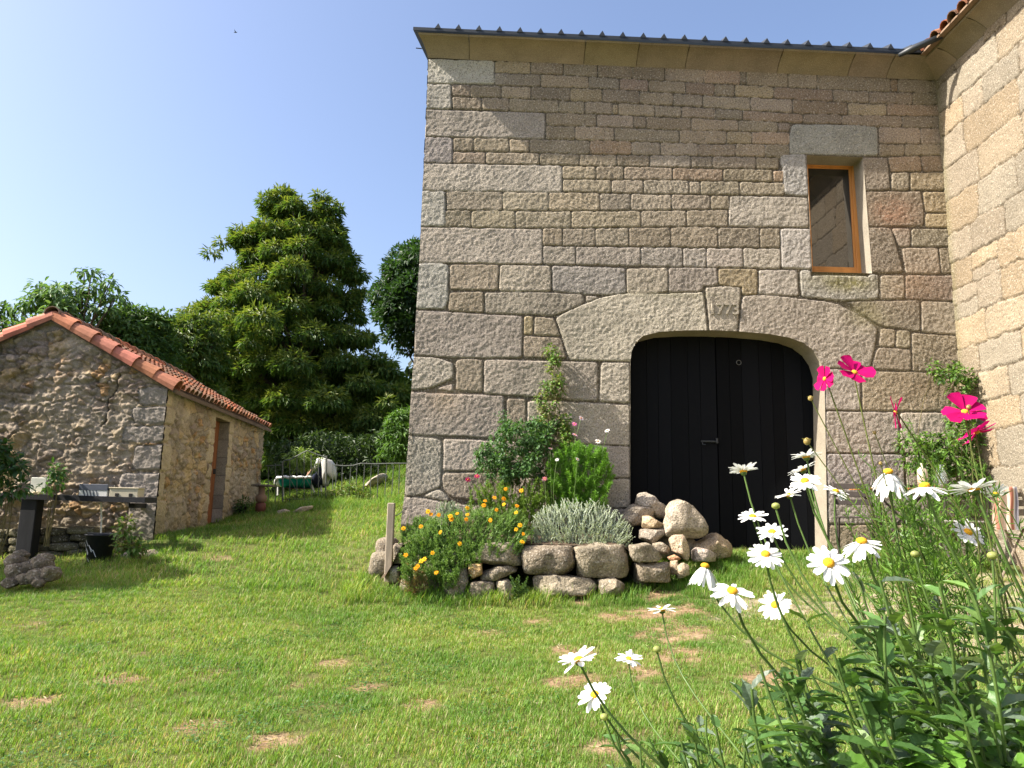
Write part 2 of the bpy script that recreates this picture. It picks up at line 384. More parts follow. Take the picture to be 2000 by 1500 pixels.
    def attr(nm, ty):
        x = ng.nodes.new('GeometryNodeInputNamedAttribute'); x.data_type = ty; x.inputs[0].default_value = nm; return x.outputs[0]
    for k, tf in enumerate(tufts):
        oi = ng.nodes.new('GeometryNodeObjectInfo'); oi.inputs['Object'].default_value = tf; oi.inputs['As Instance'].default_value = True
        ip = ng.nodes.new('GeometryNodeInstanceOnPoints'); cp = ng.nodes.new('FunctionNodeCompare'); cp.data_type = 'INT'; cp.operation = 'EQUAL'
        ng.links.new(attr('kind', 'INT'), cp.inputs[2]); cp.inputs[3].default_value = k
        ng.links.new(gi.outputs[0], ip.inputs['Points']); ng.links.new(cp.outputs[0], ip.inputs['Selection']); ng.links.new(oi.outputs['Geometry'], ip.inputs['Instance'])
        e2r = ng.nodes.new('FunctionNodeEulerToRotation'); ng.links.new(attr('rot', 'FLOAT_VECTOR'), e2r.inputs[0]); ng.links.new(e2r.outputs[0], ip.inputs['Rotation'])
        ng.links.new(attr('scl', 'FLOAT'), ip.inputs['Scale']); ng.links.new(ip.outputs[0], jn.inputs[0])
    ng.links.new(jn.outputs[0], go.inputs[0])
    md = o.modifiers.new('scatter', 'NODES'); md.node_group = ng

# ------------------------------------------------------------------ relief walls
def relief(name, O, Ud, Nd, u0, u1, v0, v1, res, fn, m, parent, cut=None, uleft=None, keep=None, back=0.0):
    """a masonry face: grid in the plane O + u*Ud + v*z pushed out along Nd by fn(u,v) -> (height, colour)"""
    nu = int((u1-u0)/res)+1; nv = int((v1-v0)/res)+1
    v = np.linspace(v0, v1, nv); s = np.linspace(0, 1, nu)
    ul = np.full(nv, u0) if uleft is None else uleft(v)
    U = ul[:, None]+s[None]*(u1-ul)[:, None]; Vv = np.repeat(v[:, None], nu, 1)
    cuts = cut or []
    for poly in cuts:
        poly = np.array(poly); lo = poly.min(0)-.1; hi = poly.max(0)+.1
        mk = (U > lo[0]) & (U < hi[0]) & (Vv > lo[1]) & (Vv < hi[1]); pu = U[mk]; pv = Vv[mk]; best = np.full(pu.shape, 9.); bx = pu.copy(); by = pv.copy()
        for i in range(len(poly)):
            a = poly[i]; b = poly[(i+1) % len(poly)]; ab = b-a; t = np.clip(((pu-a[0])*ab[0]+(pv-a[1])*ab[1])/(ab@ab+1e-12), 0, 1)
            qx = a[0]+t*ab[0]; qy = a[1]+t*ab[1]; d = np.hypot(pu-qx, pv-qy); w = d < best; best[w] = d[w]; bx[w] = qx[w]; by[w] = qy[w]
        sn = best < res*.62; pu[sn] = bx[sn]; pv[sn] = by[sn]; U[mk] = pu; Vv[mk] = pv
    H, C = fn(U, Vv)
    O = np.asarray(O, float); Ud = np.asarray(Ud, float); Nd = np.asarray(Nd, float)
    P = O+U[..., None]*Ud+Vv[..., None]*np.array([0, 0, 1.])+H[..., None]*Nd
    i = (np.arange(nv-1)[:, None]*nu+np.arange(nu-1)[None]).ravel(); Q = np.stack([i, i+1, i+nu+1, i+nu], 1)
    cu = U.ravel()[Q].mean(1); cv = Vv.ravel()[Q].mean(1); ok = np.ones(len(Q), bool)
    for poly in cuts: ok &= ~inpoly(cu, cv, np.array(poly))
    if keep is not None: ok &= keep(cu, cv)
    Q = Q[ok]; used = np.zeros(nu*nv, bool); used[Q.ravel()] = True; mp = np.cumsum(used)-1
    return mesh_np(name, P.reshape(-1, 3)[used], [mp[Q]], m, parent, C.reshape(-1, 3)[used], True)
def inpoly(x, y, poly):
    r = np.zeros(x.shape, bool); n = len(poly)
    for i in range(n):
        x1, y1 = poly[i]; x2, y2 = poly[(i+1) % n]
        if y1 == y2: continue
        c = ((y1 > y) != (y2 > y)) & (x < (x2-x1)*(y-y1)/(y2-y1)+x1); r ^= c
    return r
def stones_field(polys, cols, offs, gap=.0032, rnd=.014, jd=-.020, jcol=(.12, .097, .068), seed=0, tool=None, warp=.008, rough=1.0):
    def fn(U, V):
        H = np.full(U.shape, jd); C = np.empty(U.shape+(3,)); C[:] = jcol
        C *= (.8+.4*vnoise(U*30, V*30, seed+8))[..., None]
        Uw = U+warp*fbm(U*7, V*7, seed+1, 3); Vw = V+warp*fbm(U*7, V*7, seed+2, 3)
        r1 = fbm(U*5, V*5, seed+3, 3)*.006+(fbm(U*30, V*30, seed+4, 2)*.0068)*rough
        row_v = V[:, V.shape[1]//2]
        for k, poly in enumerate(polys):
            poly = np.array(poly); lo = poly.min(0)-.03; hi = poly.max(0)+.03
            rs = np.where((row_v > lo[1]-.02) & (row_v < hi[1]+.02))[0]
            if not len(rs): continue
            r0, r1_ = rs[0], rs[-1]+1; uu = U[r0:r1_]; cm = np.where((uu.max(0) > lo[0]) & (uu.min(0) < hi[0]))[0]
            if not len(cm): continue
            c0, c1 = cm[0], cm[-1]+1
            u = Uw[r0:r1_, c0:c1]; v = Vw[r0:r1_, c0:c1]; ins = inpoly(u, v, poly); d = np.full(u.shape, 9.)
            for i in range(len(poly)):
                a = poly[i]; b = poly[(i+1) % len(poly)]; ab = b-a; t = np.clip(((u-a[0])*ab[0]+(v-a[1])*ab[1])/(ab@ab+1e-12), 0, 1)
                d2 = np.hypot(u-a[0]-t*ab[0], v-a[1]-t*ab[1])
                d = np.where(d > 8, d2, -np.log(np.exp(-d*60)+np.exp(-d2*60))/60)
            d = np.where(ins, d, -1)
            g = np.clip((d-gap)/rnd, 0, 1); g = np.sqrt(1-(1-g)**2)
            hs = offs[k]+r1[r0:r1_, c0:c1]
            if tool is not None and tool[k]:
                an, am = tool[k]; ph = (u*math.cos(an)+v*math.sin(an))*130+fbm(u*4, v*4, seed+k, 2)*3; hs = hs+am*np.sin(ph)
            h = jd+(hs-jd)*g; sub = H[r0:r1_, c0:c1]; csub = C[r0:r1_, c0:c1]; w = (g > 0) & (h > sub)
            sub[w] = h[w]; f = sstep(0, .5, g)[..., None]; cc = csub*(1-f)+np.array(cols[k])*f; csub[w] = cc[w]
        return H, C
    return fn

# ------------------------------------------------------------------ the barn
XR = at(1855, 500, WY)[0]
def wp(px, py): p = at(px, py, WY); return (p[0], p[2])
SX = []   # (pixel polygon, tone)
def S(pts, tone='g', **k): SX.append((pts, tone, k))
def Zm(x0, y0, s): return lambda *pts: [(x0+a*s, y0+b*s) for a, b in pts]
z1 = Zm(800, 40, .4); z2 = Zm(1350, 40, .4); z3 = Zm(780, 500, .34667); z4 = Zm(1200, 520, .4)
BND = {
 0: [(825, 113), (968, 118), (1100, 122), (1234, 126), (1350, 131), (1400, 134), (1510, 138), (1710, 150), (1830, 157), (1900, 161)],
 1: [(825, 141), (968, 142), (1100, 146), (1300, 158), (1350, 160), (1510, 169), (1710, 178), (1900, 183)],
 2: [(825, 163), (884, 164), (1036, 169), (1200, 174), (1350, 184), (1510, 192), (1710, 202), (1900, 207)],
 3: [(884, 188), (992, 192), (1200, 200), (1350, 208), (1570, 222), (1734, 226), (1900, 227)],
 4: [(884, 213), (992, 217), (1200, 224), (1350, 230), (1570, 240), (1762, 249), (1900, 252)],
 5: [(1066, 244), (1200, 249), (1350, 255), (1542, 258), (1718, 280), (1900, 283)],
 6: [(884, 268), (1036, 271), (1200, 275), (1350, 280), (1542, 282), (1718, 305), (1900, 302)],
 7: [(884, 295), (1052, 298), (1200, 302), (1350, 304), (1522, 307), (1738, 334), (1900, 337)],
 8: [(882, 319), (1096, 323), (1350, 328), (1524, 331)],
 9: [(1098, 350), (1350, 352), (1526, 356)],
 10: [(872, 372), (1096, 375), (1350, 380), (1526, 382)],
 11: [(872, 410), (1100, 412), (1426, 409)],
 12: [(824, 443), (1000, 446), (1350, 443), (1526, 445)],
 13: [(1060, 480), (1350, 483), (1526, 485)],
 14: [(820, 513), (1060, 516), (1350, 522), (1526, 525)]}
def bnd(k, x): a = BND[k]; return float(np.interp(x, [p[0] for p in a], [p[1] for p in a]))
def row(k0, k1, js, tone='b', k1b=None):
    for a, b in zip(js[:-1], js[1:]):
        ja = random.uniform(-2, 2)*.7; xs = np.linspace(a, b, 4); dy = random.uniform(-1, 1)
        S([(x, bnd(k0, x)+(dy if 0 < i < 3 else 0)) for i, x in enumerate(xs)]+[(x+ja*0, bnd(k1, x)) for x in xs[::-1]], tone)
row(0, 1, [966, 1036, 1100, 1167, 1234, 1298, 1375, 1446, 1458, 1539, 1596, 1740, 1754, 1850], 'b')
row(1, 2, [966, 1056, 1150, 1210, 1267, 1339, 1396, 1435, 1512, 1627, 1698, 1783, 1850], 'b')
row(2, 3, [883, 919, 979, 1037, 1114, 1176, 1250, 1315, 1373, 1466, 1548, 1656, 1732, 1850], 'b')
row(3, 4, [883, 941, 995, 1092, 1142, 1196, 1208, 1279, 1331, 1398, 1451, 1569, 1645, 1762, 1850], 'b')
row(4, 5, [1067, 1165, 1238, 1262, 1350, 1443, 1520, 1543], 'b')
row(5, 6, [1066, 1123, 1200, 1327, 1420, 1469, 1543], 'b')
row(4, 5, [1717, 1798, 1860], 'b'); row(5, 6, [1717, 1768, 1860], 'b')
row(6, 7, [885, 925, 995, 1034, 1152, 1234, 1290, 1365, 1437, 1495, 1543], 'b')
row(7, 8, [884, 949, 1054, 1132, 1205, 1269, 1350, 1392, 1477, 1522], 'b')
row(8, 9, [1098, 1164, 1219, 1314, 1413, 1510, 1531], 'b')
row(9, 10, [1099, 1194, 1257, 1346, 1368, 1445, 1533], 'm')
row(10, 11, [872, 982, 1072, 1172, 1232, 1312, 1388, 1425], 'm')
row(11, 12, [868, 921, 1007, 1116, 1252, 1341, 1423], 'm')
row(12, 13, [1060, 1099, 1163, 1228, 1310, 1403, 1485, 1524], 'm')
row(13, 14, [1060, 1125, 1252, 1334, 1380, 1452, 1525], 'g')
q = 815
for (y0l, y0r, y1l, y1r, x1, tn) in ((113, 118, 163, 164, 966, 'c'), (163, 164, 213, 213, 882, 'c'), (213, 220, 266, 272, 1065, 'g'), (266, 268, 318, 319, 884, 'g'),
        (318, 323, 372, 376, 1098, 'g'), (372, 373, 443, 443, 870, 'c'), (443, 447, 513, 517, 1060, 'g')):
    S([(q, y0l), ((q+x1)/2, (y0l+y0r)/2), (x1, y0r), (x1, y1r), ((q+x1)/2, (y1l+y1r)/2), (q, y1l)], tn)
for p, t in ((z1((40, 1183), (165, 1183), (192, 1195), (188, 1380), (170, 1410), (30, 1408)), 'c'), (z1((195, 1190), (437, 1190), (432, 1318), (195, 1315)), 'o'),
        (z1((440, 1192), (690, 1195), (692, 1325), (437, 1322)), 'g'), (z1((695, 1195), (1055, 1208), (1058, 1335), (940, 1342), (697, 1325)), 'g'),
        (z1((1060, 1210), (1262, 1205), (1264, 1325), (1150, 1342), (1060, 1337)), 'g'), ([(1306, 522), (1401, 522), (1403, 556), (1375, 560), (1372, 569), (1306, 572)], 'g'),
        ([(1403, 524), (1480, 525), (1480, 576), (1449, 576), (1447, 562), (1403, 556)], 'y'), ([(1482, 526), (1558, 527), (1561, 578), (1482, 575)], 'g'),
        ([(1562, 527), (1584, 527), (1586, 537), (1694, 539), (1698, 534), (1716, 536), (1717, 584), (1640, 588), (1566, 579)], 'l'),
        (z2((922, 1243), (1045, 1243), (1045, 1360), (922, 1360)), 'm'), (z2((1048, 1243), (1320, 1245), (1320, 1370), (1048, 1362)), 'r'),
        (z4((1140, 170), (1495, 165), (1495, 320), (1295, 290), (1200, 225)), 'm'), (z4((1500, 168), (1700, 178), (1700, 338), (1500, 322)), 'm'),
        (z4((1300, 300), (1375, 308), (1372, 395), (1290, 390)), 'm'), (z4((1378, 310), (1447, 315), (1448, 402), (1376, 396)), 'm'),
        (z4((1288, 394), (1450, 405), (1452, 513), (1258, 500), (1270, 430)), 'm'), (z4((1452, 325), (1720, 343), (1720, 520), (1455, 515)), 'm'),
        (z4((1030, 500), (1205, 505), (1203, 705), (1030, 702)), 'g'), (z4((1212, 510), (1740, 522), (1740, 708), (1210, 706)), 'm'),
        (z4((1030, 706), (1392, 712), (1390, 914), (1034, 910)), 'g'), (z4((1396, 712), (1760, 715), (1760, 920), (1394, 914)), 'g'),
        (z4((1036, 914), (1420, 920), (1420, 1075), (1040, 1078)), 'g'), (z4((1424, 920), (1780, 925), (1780, 1080), (1424, 1076)), 'g'),
        (z4((1042, 1082), (1300, 1080), (1300, 1260), (1046, 1260)), 'g'), (z4((1304, 1080), (1800, 1084), (1800, 1262), (1304, 1260)), 'g'),
        (z4((1048, 1264), (1500, 1264), (1500, 1480), (1050, 1480)), 'm'), (z4((1504, 1264), (1820, 1266), (1820, 1480), (1504, 1480)), 'm'),
        (z3((480, 205), (700, 200), (1030, 212), (1048, 245), (1035, 275), (880, 335), (480, 322)), 'g'), (z3((1050, 217), (1145, 232), (1055, 262)), 'g'),
        (z3((280, 203), (475, 200), (475, 322), (275, 310)), 'm'), (z3((80, 303), (300, 315), (697, 340), (692, 572), (330, 575), (85, 558)), 'g'),
        (z3((703, 337), (757, 340), (752, 445), (700, 445)), 'y'), (z3((762, 340), (874, 347), (908, 452), (757, 446)), 'm'), (z3((700, 450), (910, 458), (945, 578), (700, 570)), 'm'),
        (z3((60, 565), (200, 570), (270, 588), (308, 605), (303, 690), (180, 745), (60, 755)), 'g'), (z3((320, 585), (370, 575), (470, 582), (468, 770), (318, 755)), 'o'),
        (z3((188, 750), (300, 716), (308, 766)), 'g'), (z3((478, 582), (1120, 597), (1118, 820), (475, 775)), 'g'), (z3((1137, 597), (1300, 600), (1300, 830), (1127, 820)), 'g'),
        (z3((50, 765), (590, 785), (590, 1030), (50, 1005)), 'g'), (z3((605, 800), (715, 805), (715, 1038), (605, 1033)), 'm'), (z3((720, 815), (1000, 822), (1300, 838), (1300, 1068), (720, 1050)), 'g'),
        (z3((30, 1015), (200, 1022), (240, 1040), (235, 1300), (110, 1350), (30, 1352)), 'g'), (z3((248, 1028), (720, 1048), (720, 1213), (245, 1210)), 'g'),
        (z3((724, 1052), (1300, 1072), (1300, 1250), (724, 1245)), 'g'), (z3((242, 1222), (600, 1217), (600, 1400), (290, 1360), (240, 1300)), 'm'),
        (z3((120, 1352), (225, 1308), (285, 1365), (280, 1385)), 'g'), (z3((604, 1250), (900, 1252), (900, 1420), (604, 1420)), 'g'), (z3((904, 1252), (1300, 1254), (1300, 1420), (904, 1420)), 'g'),
        (z3((-20, 1360), (110, 1358), (280, 1392), (285, 1520), (-40, 1520)), 'g'), (z3((290, 1392), (700, 1425), (700, 1560), (290, 1560)), 'g'), (z3((704, 1425), (1300, 1425), (1300, 1600), (704, 1600)), 'g'),
        ([(1377, 561), (1412, 558), (1448, 561), (1439, 662), (1388, 662)], 'k'),
        ([(1085, 620), (1120, 602), (1175, 580), (1217, 573), (1304, 573), (1374, 570), (1385, 662), (1320, 668), (1236, 706), (1113, 704)], 'k'),
        ([(1450, 577), (1500, 576), (1560, 582), (1632, 591), (1680, 615), (1714, 640), (1711, 672), (1700, 718), (1605, 720), (1540, 668), (1442, 662)], 'k'),
        (z2((495, 505), (860, 510), (913, 520), (915, 660), (480, 655), (482, 540)), 'l'), (z2((432, 655), (562, 653), (575, 858), (458, 850), (442, 720)), 'l'),
        ([(1426, 382), (1579, 385), (1581, 444), (1423, 442), (1423, 420)], 'g'), ([(1524, 446), (1583, 446), (1586, 526), (1526, 524)], 'c'),
        ([(1680, 306), (1734, 308), (1740, 371), (1685, 373)], 'm'), ([(1685, 374), (1800, 373), (1806, 408), (1804, 442), (1690, 442)], 'r'),
        ([(1690, 443), (1740, 444), (1752, 480), (1766, 533), (1695, 533)], 'm'), (z2((962, 665), (1120, 660), (1130, 737), (976, 737)), 'b'), (z2((1123, 660), (1290, 657), (1290, 737), (1132, 737)), 'b'),
        (z2((980, 741), (1066, 740), (1066, 828), (975, 828)), 'm'), (z2((1070, 741), (1290, 740), (1290, 828), (1070, 830)), 'm'), (z2((1130, 833), (1300, 838), (1300, 940), (1142, 936)), 'y'),
        (z2((1142, 940), (1300, 942), (1300, 1012), (1143, 1010)), 'y'), (z2((978, 1013), (1074, 1015), (1072, 1105), (1018, 1105)), 'r'), (z2((1077, 1015), (1300, 1018), (1300, 1103), (1076, 1105)), 'm'),
        (z2((1028, 1108), (1208, 1108), (1222, 1236), (1050, 1236)), 'r'), (z2((1211, 1108), (1310, 1105), (1310, 1232), (1225, 1236)), 'm')):
    S(p, t)
TONE = {'b': (.272, .218, .155), 'm': (.295, .245, .178), 'g': (.358, .308, .25), 'c': (.38, .35, .30), 'k': (.395, .345, .285), 'l': (.34, .32, .285), 'y': (.36, .285, .18), 'o': (.335, .27, .195), 'r': (.305, .238, .178)}
def tone(t, r=random):
    c = np.array(TONE[t])*r.uniform(.80, 1.16); c = c*np.array([1+r.uniform(-.025, .025), 1, 1+r.uniform(-.05, .05)])
    if t == 'b' and r.random() < .14: c = c*np.array([1.06, .97, .92])
    if t in 'bm' and r.random() < .07: c = np.array(TONE['y'])*r.uniform(.8, .95)
    if t in 'bg' and r.random() < .10: c = c*np.array([.98, 1.0, 1.1])
    return c
polys = [[wp(*p) for p in s[0]] for s in SX]; cols = [tone(s[1]) for s in SX]
offs = [random.uniform(-.002, .003)+(.004 if s[1] in 'klc' else 0) for s in SX]
tool = [((random.uniform(.3, 1.2), .0022) if (s[1] in 'gm' and random.random() < .35) else None) for s in SX]
DOOR_PX = [(1233, 1150), (1231, 900), (1231, 706), (1234, 685), (1242, 668), (1256, 656), (1288, 648), (1340, 645), (1388, 645), (1440, 647), (1500, 652), (1540, 659), (1568, 669), (1588, 684), (1602, 704), (1610, 730), (1613, 900), (1617, 1150)]
WIN_PX = [(1575, 303), (1685, 307), (1703, 534), (1586, 531)]
door_uv = [wp(*p) for p in DOOR_PX]; win_uv = [wp(*p) for p in WIN_PX]
EDGE = [(837, 113), (831, 268), (825, 370), (819, 513), (813, 605), (808, 700), (803, 765), (798, 850), (789, 975), (784, 1010), (778, 1080)]
eu = np.array([wp(*p) for p in EDGE])[::-1]
V0, V1 = 0.1, wp(1300, 130)[1]+.12
barn = thing('stone_barn', 'tall granite barn with black arched double door, small orange framed window and dark roof edge', 'barn', (2.4, WY, .7))
base_fn = stones_field(polys, cols, offs, seed=3, tool=tool)
kc_ = wp(1414, 605)
def barn_fn(U, V):
    H, C = base_fn(U, V)
    ka = np.array([kc_[0], kc_[1]]); kw = np.exp(-(((U-ka[0])/.2)**2+((V-ka[1])/.16)**2)**2); H = H*(1-.8*kw)
    # weathering: lichen under the sill, rust below the right jamb, brown upper courses, greenish corner
    def spot(px, py, rx, ry): a = wp(px, py); return np.exp(-(((U-a[0])/rx)**2+((V-a[1])/ry)**2))
    n = fbm(U*9, V*9, 61, 4)*.5+.5
    for (px, py, rx, ry, c, k) in ((1650, 552, .45, .14, (.19, .17, .05), .8), (1690, 615, .3, .2, (.22, .20, .08), .5), (1745, 415, .3, .22, (.30, .14, .08), .6), (1790, 560, .4, .3, (.28, .18, .10), .5),
                                   (1850, 170, .2, .6, (.14, .13, .06), .6), (1300, 575, .8, .05, (.2, .19, .1), .4), (900, 150, .6, .1, (.42, .40, .36), .5), (1800, 760, .5, .3, (.27, .18, .11), .4),
                                   (870, 780, .25, .2, (.42, .31, .2), .4), (830, 900, .3, .4, (.27, .26, .22), .5)):
        w = np.clip(spot(px, py, rx, ry)*k*(.4+1.2*n), 0, 1)[..., None]; C = C*(1-w)+np.array(c)*w
    st = sstep(.25, .6, fbm(U*.9, V*.5, 71, 4))[..., None]*.16; C = C*(1-st)
    return H, C
relief('wall', (0, WY, 0), (1, 0, 0), (0, -1, 0), eu[:, 0].min(), XR+.06, V0, V1, .0125, barn_fn, M_WALL, barn, cut=[door_uv, win_uv], uleft=lambda v: np.interp(v, eu[:, 1], eu[:, 0]))
# raised date on the keystone
fc = bpy.data.curves.new('date', 'FONT'); fc.body = '1773'; fc.size = .30; fc.extrude = .010; fc.bevel_depth = .003; fc.align_x = 'CENTER'; fc.align_y = 'CENTER'; fc.space_character = .96
ft = bpy.data.objects.new('date', fc); link(ft); bpy.context.view_layer.update()
dm = bpy.data.meshes.new_from_object(ft.evaluated_get(bpy.context.evaluated_depsgraph_get())); bpy.data.objects.remove(ft)
kc = wp(1414, 605); a = dm.color_attributes.new('Col', 'FLOAT_COLOR', 'POINT')
a.data.foreach_set('color', np.tile(np.array([.37, .325, .255, 1], np.float32), len(dm.vertices)))
dm.materials.clear(); dm.materials.append(M_WALL); dm.name = 'date_inscription'
do = link(bpy.data.objects.new('date_inscription', dm), barn); do.location = (kc[0]-2.4, -.009, kc[1]-.7); do.rotation_euler = (R(90), 0, 0); do.scale = (.80, .80, 1)
do['label'] = 'carved date 1773 on the keystone'
# reveals
def reveal(uv, depth, m, name, parent, splay=0, closed=False, c=(.30, .26, .20)):
    uv = np.array(uv); ctr = uv.mean(0); n = len(uv); V = []; nd = 9
    # resample outline
    P = []
    for i in range(n if closed else n-1):
        a = uv[i]; b = uv[(i+1) % n]; k = max(2, int(np.linalg.norm(b-a)/.05))
        for j in range(k): P.append(a+(b-a)*j/k)
    if not closed: P.append(uv[-1])
    P = np.array(P); C = []
    for j in range(nd):
        t = j/(nd-1); sh = P+(ctr-P)*splay*t*0
        V.append(np.stack([sh[:, 0], np.full(len(P), WY-.004+depth*t), sh[:, 1]], 1)); cc = np.empty((len(P), 3)); cc[:] = c; C.append(cc)
    m_ = len(P); Q = [[j*m_+i, j*m_+(i+1) % m_, (j+1)*m_+(i+1) % m_, (j+1)*m_+i] for j in range(nd-1) for i in range(m_ if closed else m_-1)]
    return mesh_np(name, np.concatenate(V), [np.array(Q)], m, parent, np.concatenate(C), True)
reveal(door_uv, .44, M_CORN, 'door_reveal', barn)
reveal(win_uv, .34, M_CORN, 'window_reveal', barn, closed=True, c=(.30, .265, .21))
# door: two black leaves of boards behind the arch
DYD = WY+.40
dl = np.array([at(p[0], p[1], WY) for p in DOOR_PX]); xl, xr = dl[:, 0].min()-.1, dl[:, 0].max()+.1; zt = dl[:, 2].max()+.05; zb = .45
mid = at(1403, 900, DYD)[0]
def leaf(x0, x1, seed):
    r = random.Random(seed); mb = MB(); x = x0
    while x < x1-.03:
        w = min(r.uniform(.17, .27), x1-x)
        if x1-x-w < .08: w = x1-x
        c = np.array((.0045, .005, .0065))*r.uniform(.7, 1.5)
        mb.box((x+.003, DYD+r.uniform(-.0015, .0015), zb), (x+w-.003, DYD+.05, zt), c); x += w
    mb.box((x0, DYD+.052, zb), (x1, DYD+.08, zt), (.004, .004, .005)); return mb
d1 = leaf(xl, mid-.006, 3).build('door', M_DOOR, barn); d2 = leaf(mid+.006, xr, 4).build('door', M_DOOR, barn)
d1['label'] = 'left leaf of the black board door with the latch'; d2['label'] = 'right leaf of the black board door with a ring'
hp = at(1385, 862, DYD-.03); mb = MB(); mb.box(hp+[-.12, -.012, -.012], hp+[.10, .012, .012], (.05, .05, .055), bev=.004)
mb.tube([hp+[-.10, 0, -.02], hp+[-.1, -.02, -.05], hp+[-.06, -.03, -.05]], .008, 8, (.05, .05, .05)); mb.box(hp+[.10, -.02, -.03], hp+[.13, .015, .05], (.05, .05, .05), bev=.004)
mb.build('latch', M_METAL, d1)
rp_ = at(1443, 708, DYD-.02); th = np.linspace(0, 2*math.pi, 17); mb = MB()
mb.tube([rp_+[.035*math.cos(t), 0, .035*math.sin(t)] for t in th], .005, 6, (.3, .3, .3)); mb.build('ring', mat('steel', (.16, .16, .16), rough=.45, metallic=.6), d2)
# window
wy = WY+.30
win = thing('window', None, None); win.parent = barn; win.location = (0, 0, 0)
bpy.data.objects.remove(win)
w0 = at(1573, 313, wy); w1 = at(1679, 534, wy)
fx0, fx1, fz1, fz0 = at(1573, 420, wy)[0]-.02, at(1681, 420, wy)[0], at(1620, 313, wy)[2], at(1620, 536, wy)[2]
mb = MB(); t = .10
mb.box((fx0, wy, fz0), (fx0+t, wy+.07, fz1), bev=.006); mb.box((fx1-t, wy, fz0), (fx1, wy+.07, fz1), bev=.006)
mb.box((fx0+t, wy+.002, fz1-t), (fx1-t, wy+.07, fz1), bev=.006); mb.box((fx0+t, wy+.002, fz0), (fx1-t, wy+.07, fz0+t), bev=.006)
mb.box((fx1-t-.035, wy+.018, fz0+t), (fx1-t, wy+.06, fz1-t), bev=.004); mb.box((fx0+t, wy+.018, fz1-t-.03), (fx1-t-.035, wy+.06, fz1-t), bev=.004)
mb.box((fx0+t, wy+.018, fz0+t), (fx1-t-.035, wy+.06, fz0+t+.03), bev=.004)
wf = mb.build('window', M_FRAME, barn); wf['label'] = 'orange stained wooden window frame'
mb = MB(); mb.box((fx0+t, wy+.035, fz0+t+.03), (fx1-t-.035, wy+.045, fz1-t-.03)); mb.build('pane', M_PANE, wf)
# cornice: cavetto blocks along the eave
def cav(n=8): return [(0.0, 0.0)]+[(.30*(.55*math.sin(t)+.45*(1-math.cos(t))), .36*math.sin(t)) for t in np.linspace(.15, math.pi/2, n)]+[(.31, .41), (-.2, .41)]
def cornice_run(name, parent, a, b, out, joints, zb0, zb1, seed, H=1.0, endflare=0):
    a = np.array(a, float); b = np.array(b, float); L_ = np.linalg.norm(b-a); d = (b-a)/L_; out = np.array(out, float); mb = MB(); r = random.Random(seed)
    js = [0]+list(joints)+[L_]; prof = cav()
    for j0, j1 in zip(js[:-1], js[1:]):
        s0, s1 = j0+.004, j1-.004; n = max(2, int((s1-s0)/.08)); V = []; jit = r.uniform(-.003, .003)
        c = np.array((.285, .228, .16))*r.uniform(.78, 1.12); c = c*np.array([1, r.uniform(.98, 1.02), r.uniform(.92, 1.08)])
        for i in range(n+1):
            s = s0+(s1-s0)*i/n; zb_ = zb0+(zb1-zb0)*s/L_
            for (o, z) in prof:
                e = endflare*(o/.3)*max(0, 1-s/.5) if endflare else 0
                w = .004*(mnoise.noise((s*3, z*5, seed)))
                V.append(a+d*(s-e)+out*(o+jit+w)+np.array([0, 0, zb_+z*H+.004*mnoise.noise((s*2, 3, seed))]))
        m_ = len(prof); Q = [[i*m_+k, i*m_+(k+1) % m_, (i+1)*m_+(k+1) % m_, (i+1)*m_+k] for i in range(n) for k in range(m_)]
        V = np.array(V); mb.add(V, Q, None, c)
        for e in (0, n):
            cc = V[e*m_:(e+1)*m_]; mb.add(np.vstack([cc, cc.mean(0)]), None, [[k, (k+1) % m_, m_] for k in range(m_)], c)
    return mb.build(name, M_CORN, parent, False)
cz0 = wp(835, 113)[1]; cz1 = wp(1830, 157)[1]; XL = wp(836, 113)[0]
XC = XR
js = [wp(x, 100)[0]-XL for x in (917, 1140, 1242, 1337, 1515, 1652, 1727)]
topz = at(900, 66, WY-.31)[2]; CH = (topz-cz0)/.41
cornice_run('cornice', barn, (XL, WY, 0), (XR-.02, WY, 0), (0, -1, 0), js, cz0, cz1, 5, H=CH, endflare=.13)
# dark ribbed roof
ez0 = cz0+.41*CH; ez1 = cz1+.41*CH; pit = R(22); ribs = .286
def roofpt(x, s, h): z = ez0+(ez1-ez0)*(x-XL)/(XR-XL); return (x, WY-.36+s*math.cos(pit), z+.004+s*math.sin(pit)+h)
mb = MB(); x0, x1 = XL-.20, XR+.5
V = []; 
for (s, h) in ((0, 0), (0, .05), (4.5, .05), (4.5, 0)):
    for x in (x0, x1): V.append(roofpt(x, s, h))
mb.add(V, [[0, 1, 3, 2], [2, 3, 5, 4], [4, 5, 7, 6], [6, 7, 1, 0], ], None); mb.add([V[0], V[2], V[4], V[6]], [[0, 1, 2, 3]])
xs_ = [wp(x, 70)[0] for x in np.linspace(860, 1752, 24)]
for x in xs_:
    V = [roofpt(x-.055, -.01, .04), roofpt(x, -.01, .125), roofpt(x+.045, -.01, .04), roofpt(x-.055, 4.5, .04), roofpt(x, 4.5, .11), roofpt(x+.045, 4.5, .04)]
    mb.add(V, [[0, 3, 4, 1], [1, 4, 5, 2]], [[0, 1, 2], [3, 5, 4]])

mb.build('roof', M_METAL, barn)
mb = MB(); e = at(824, 95, WY-.1); mb.tube([e, e+[-.09, -.01, 0]], .008); mb.build('bracket', M_METAL, barn)
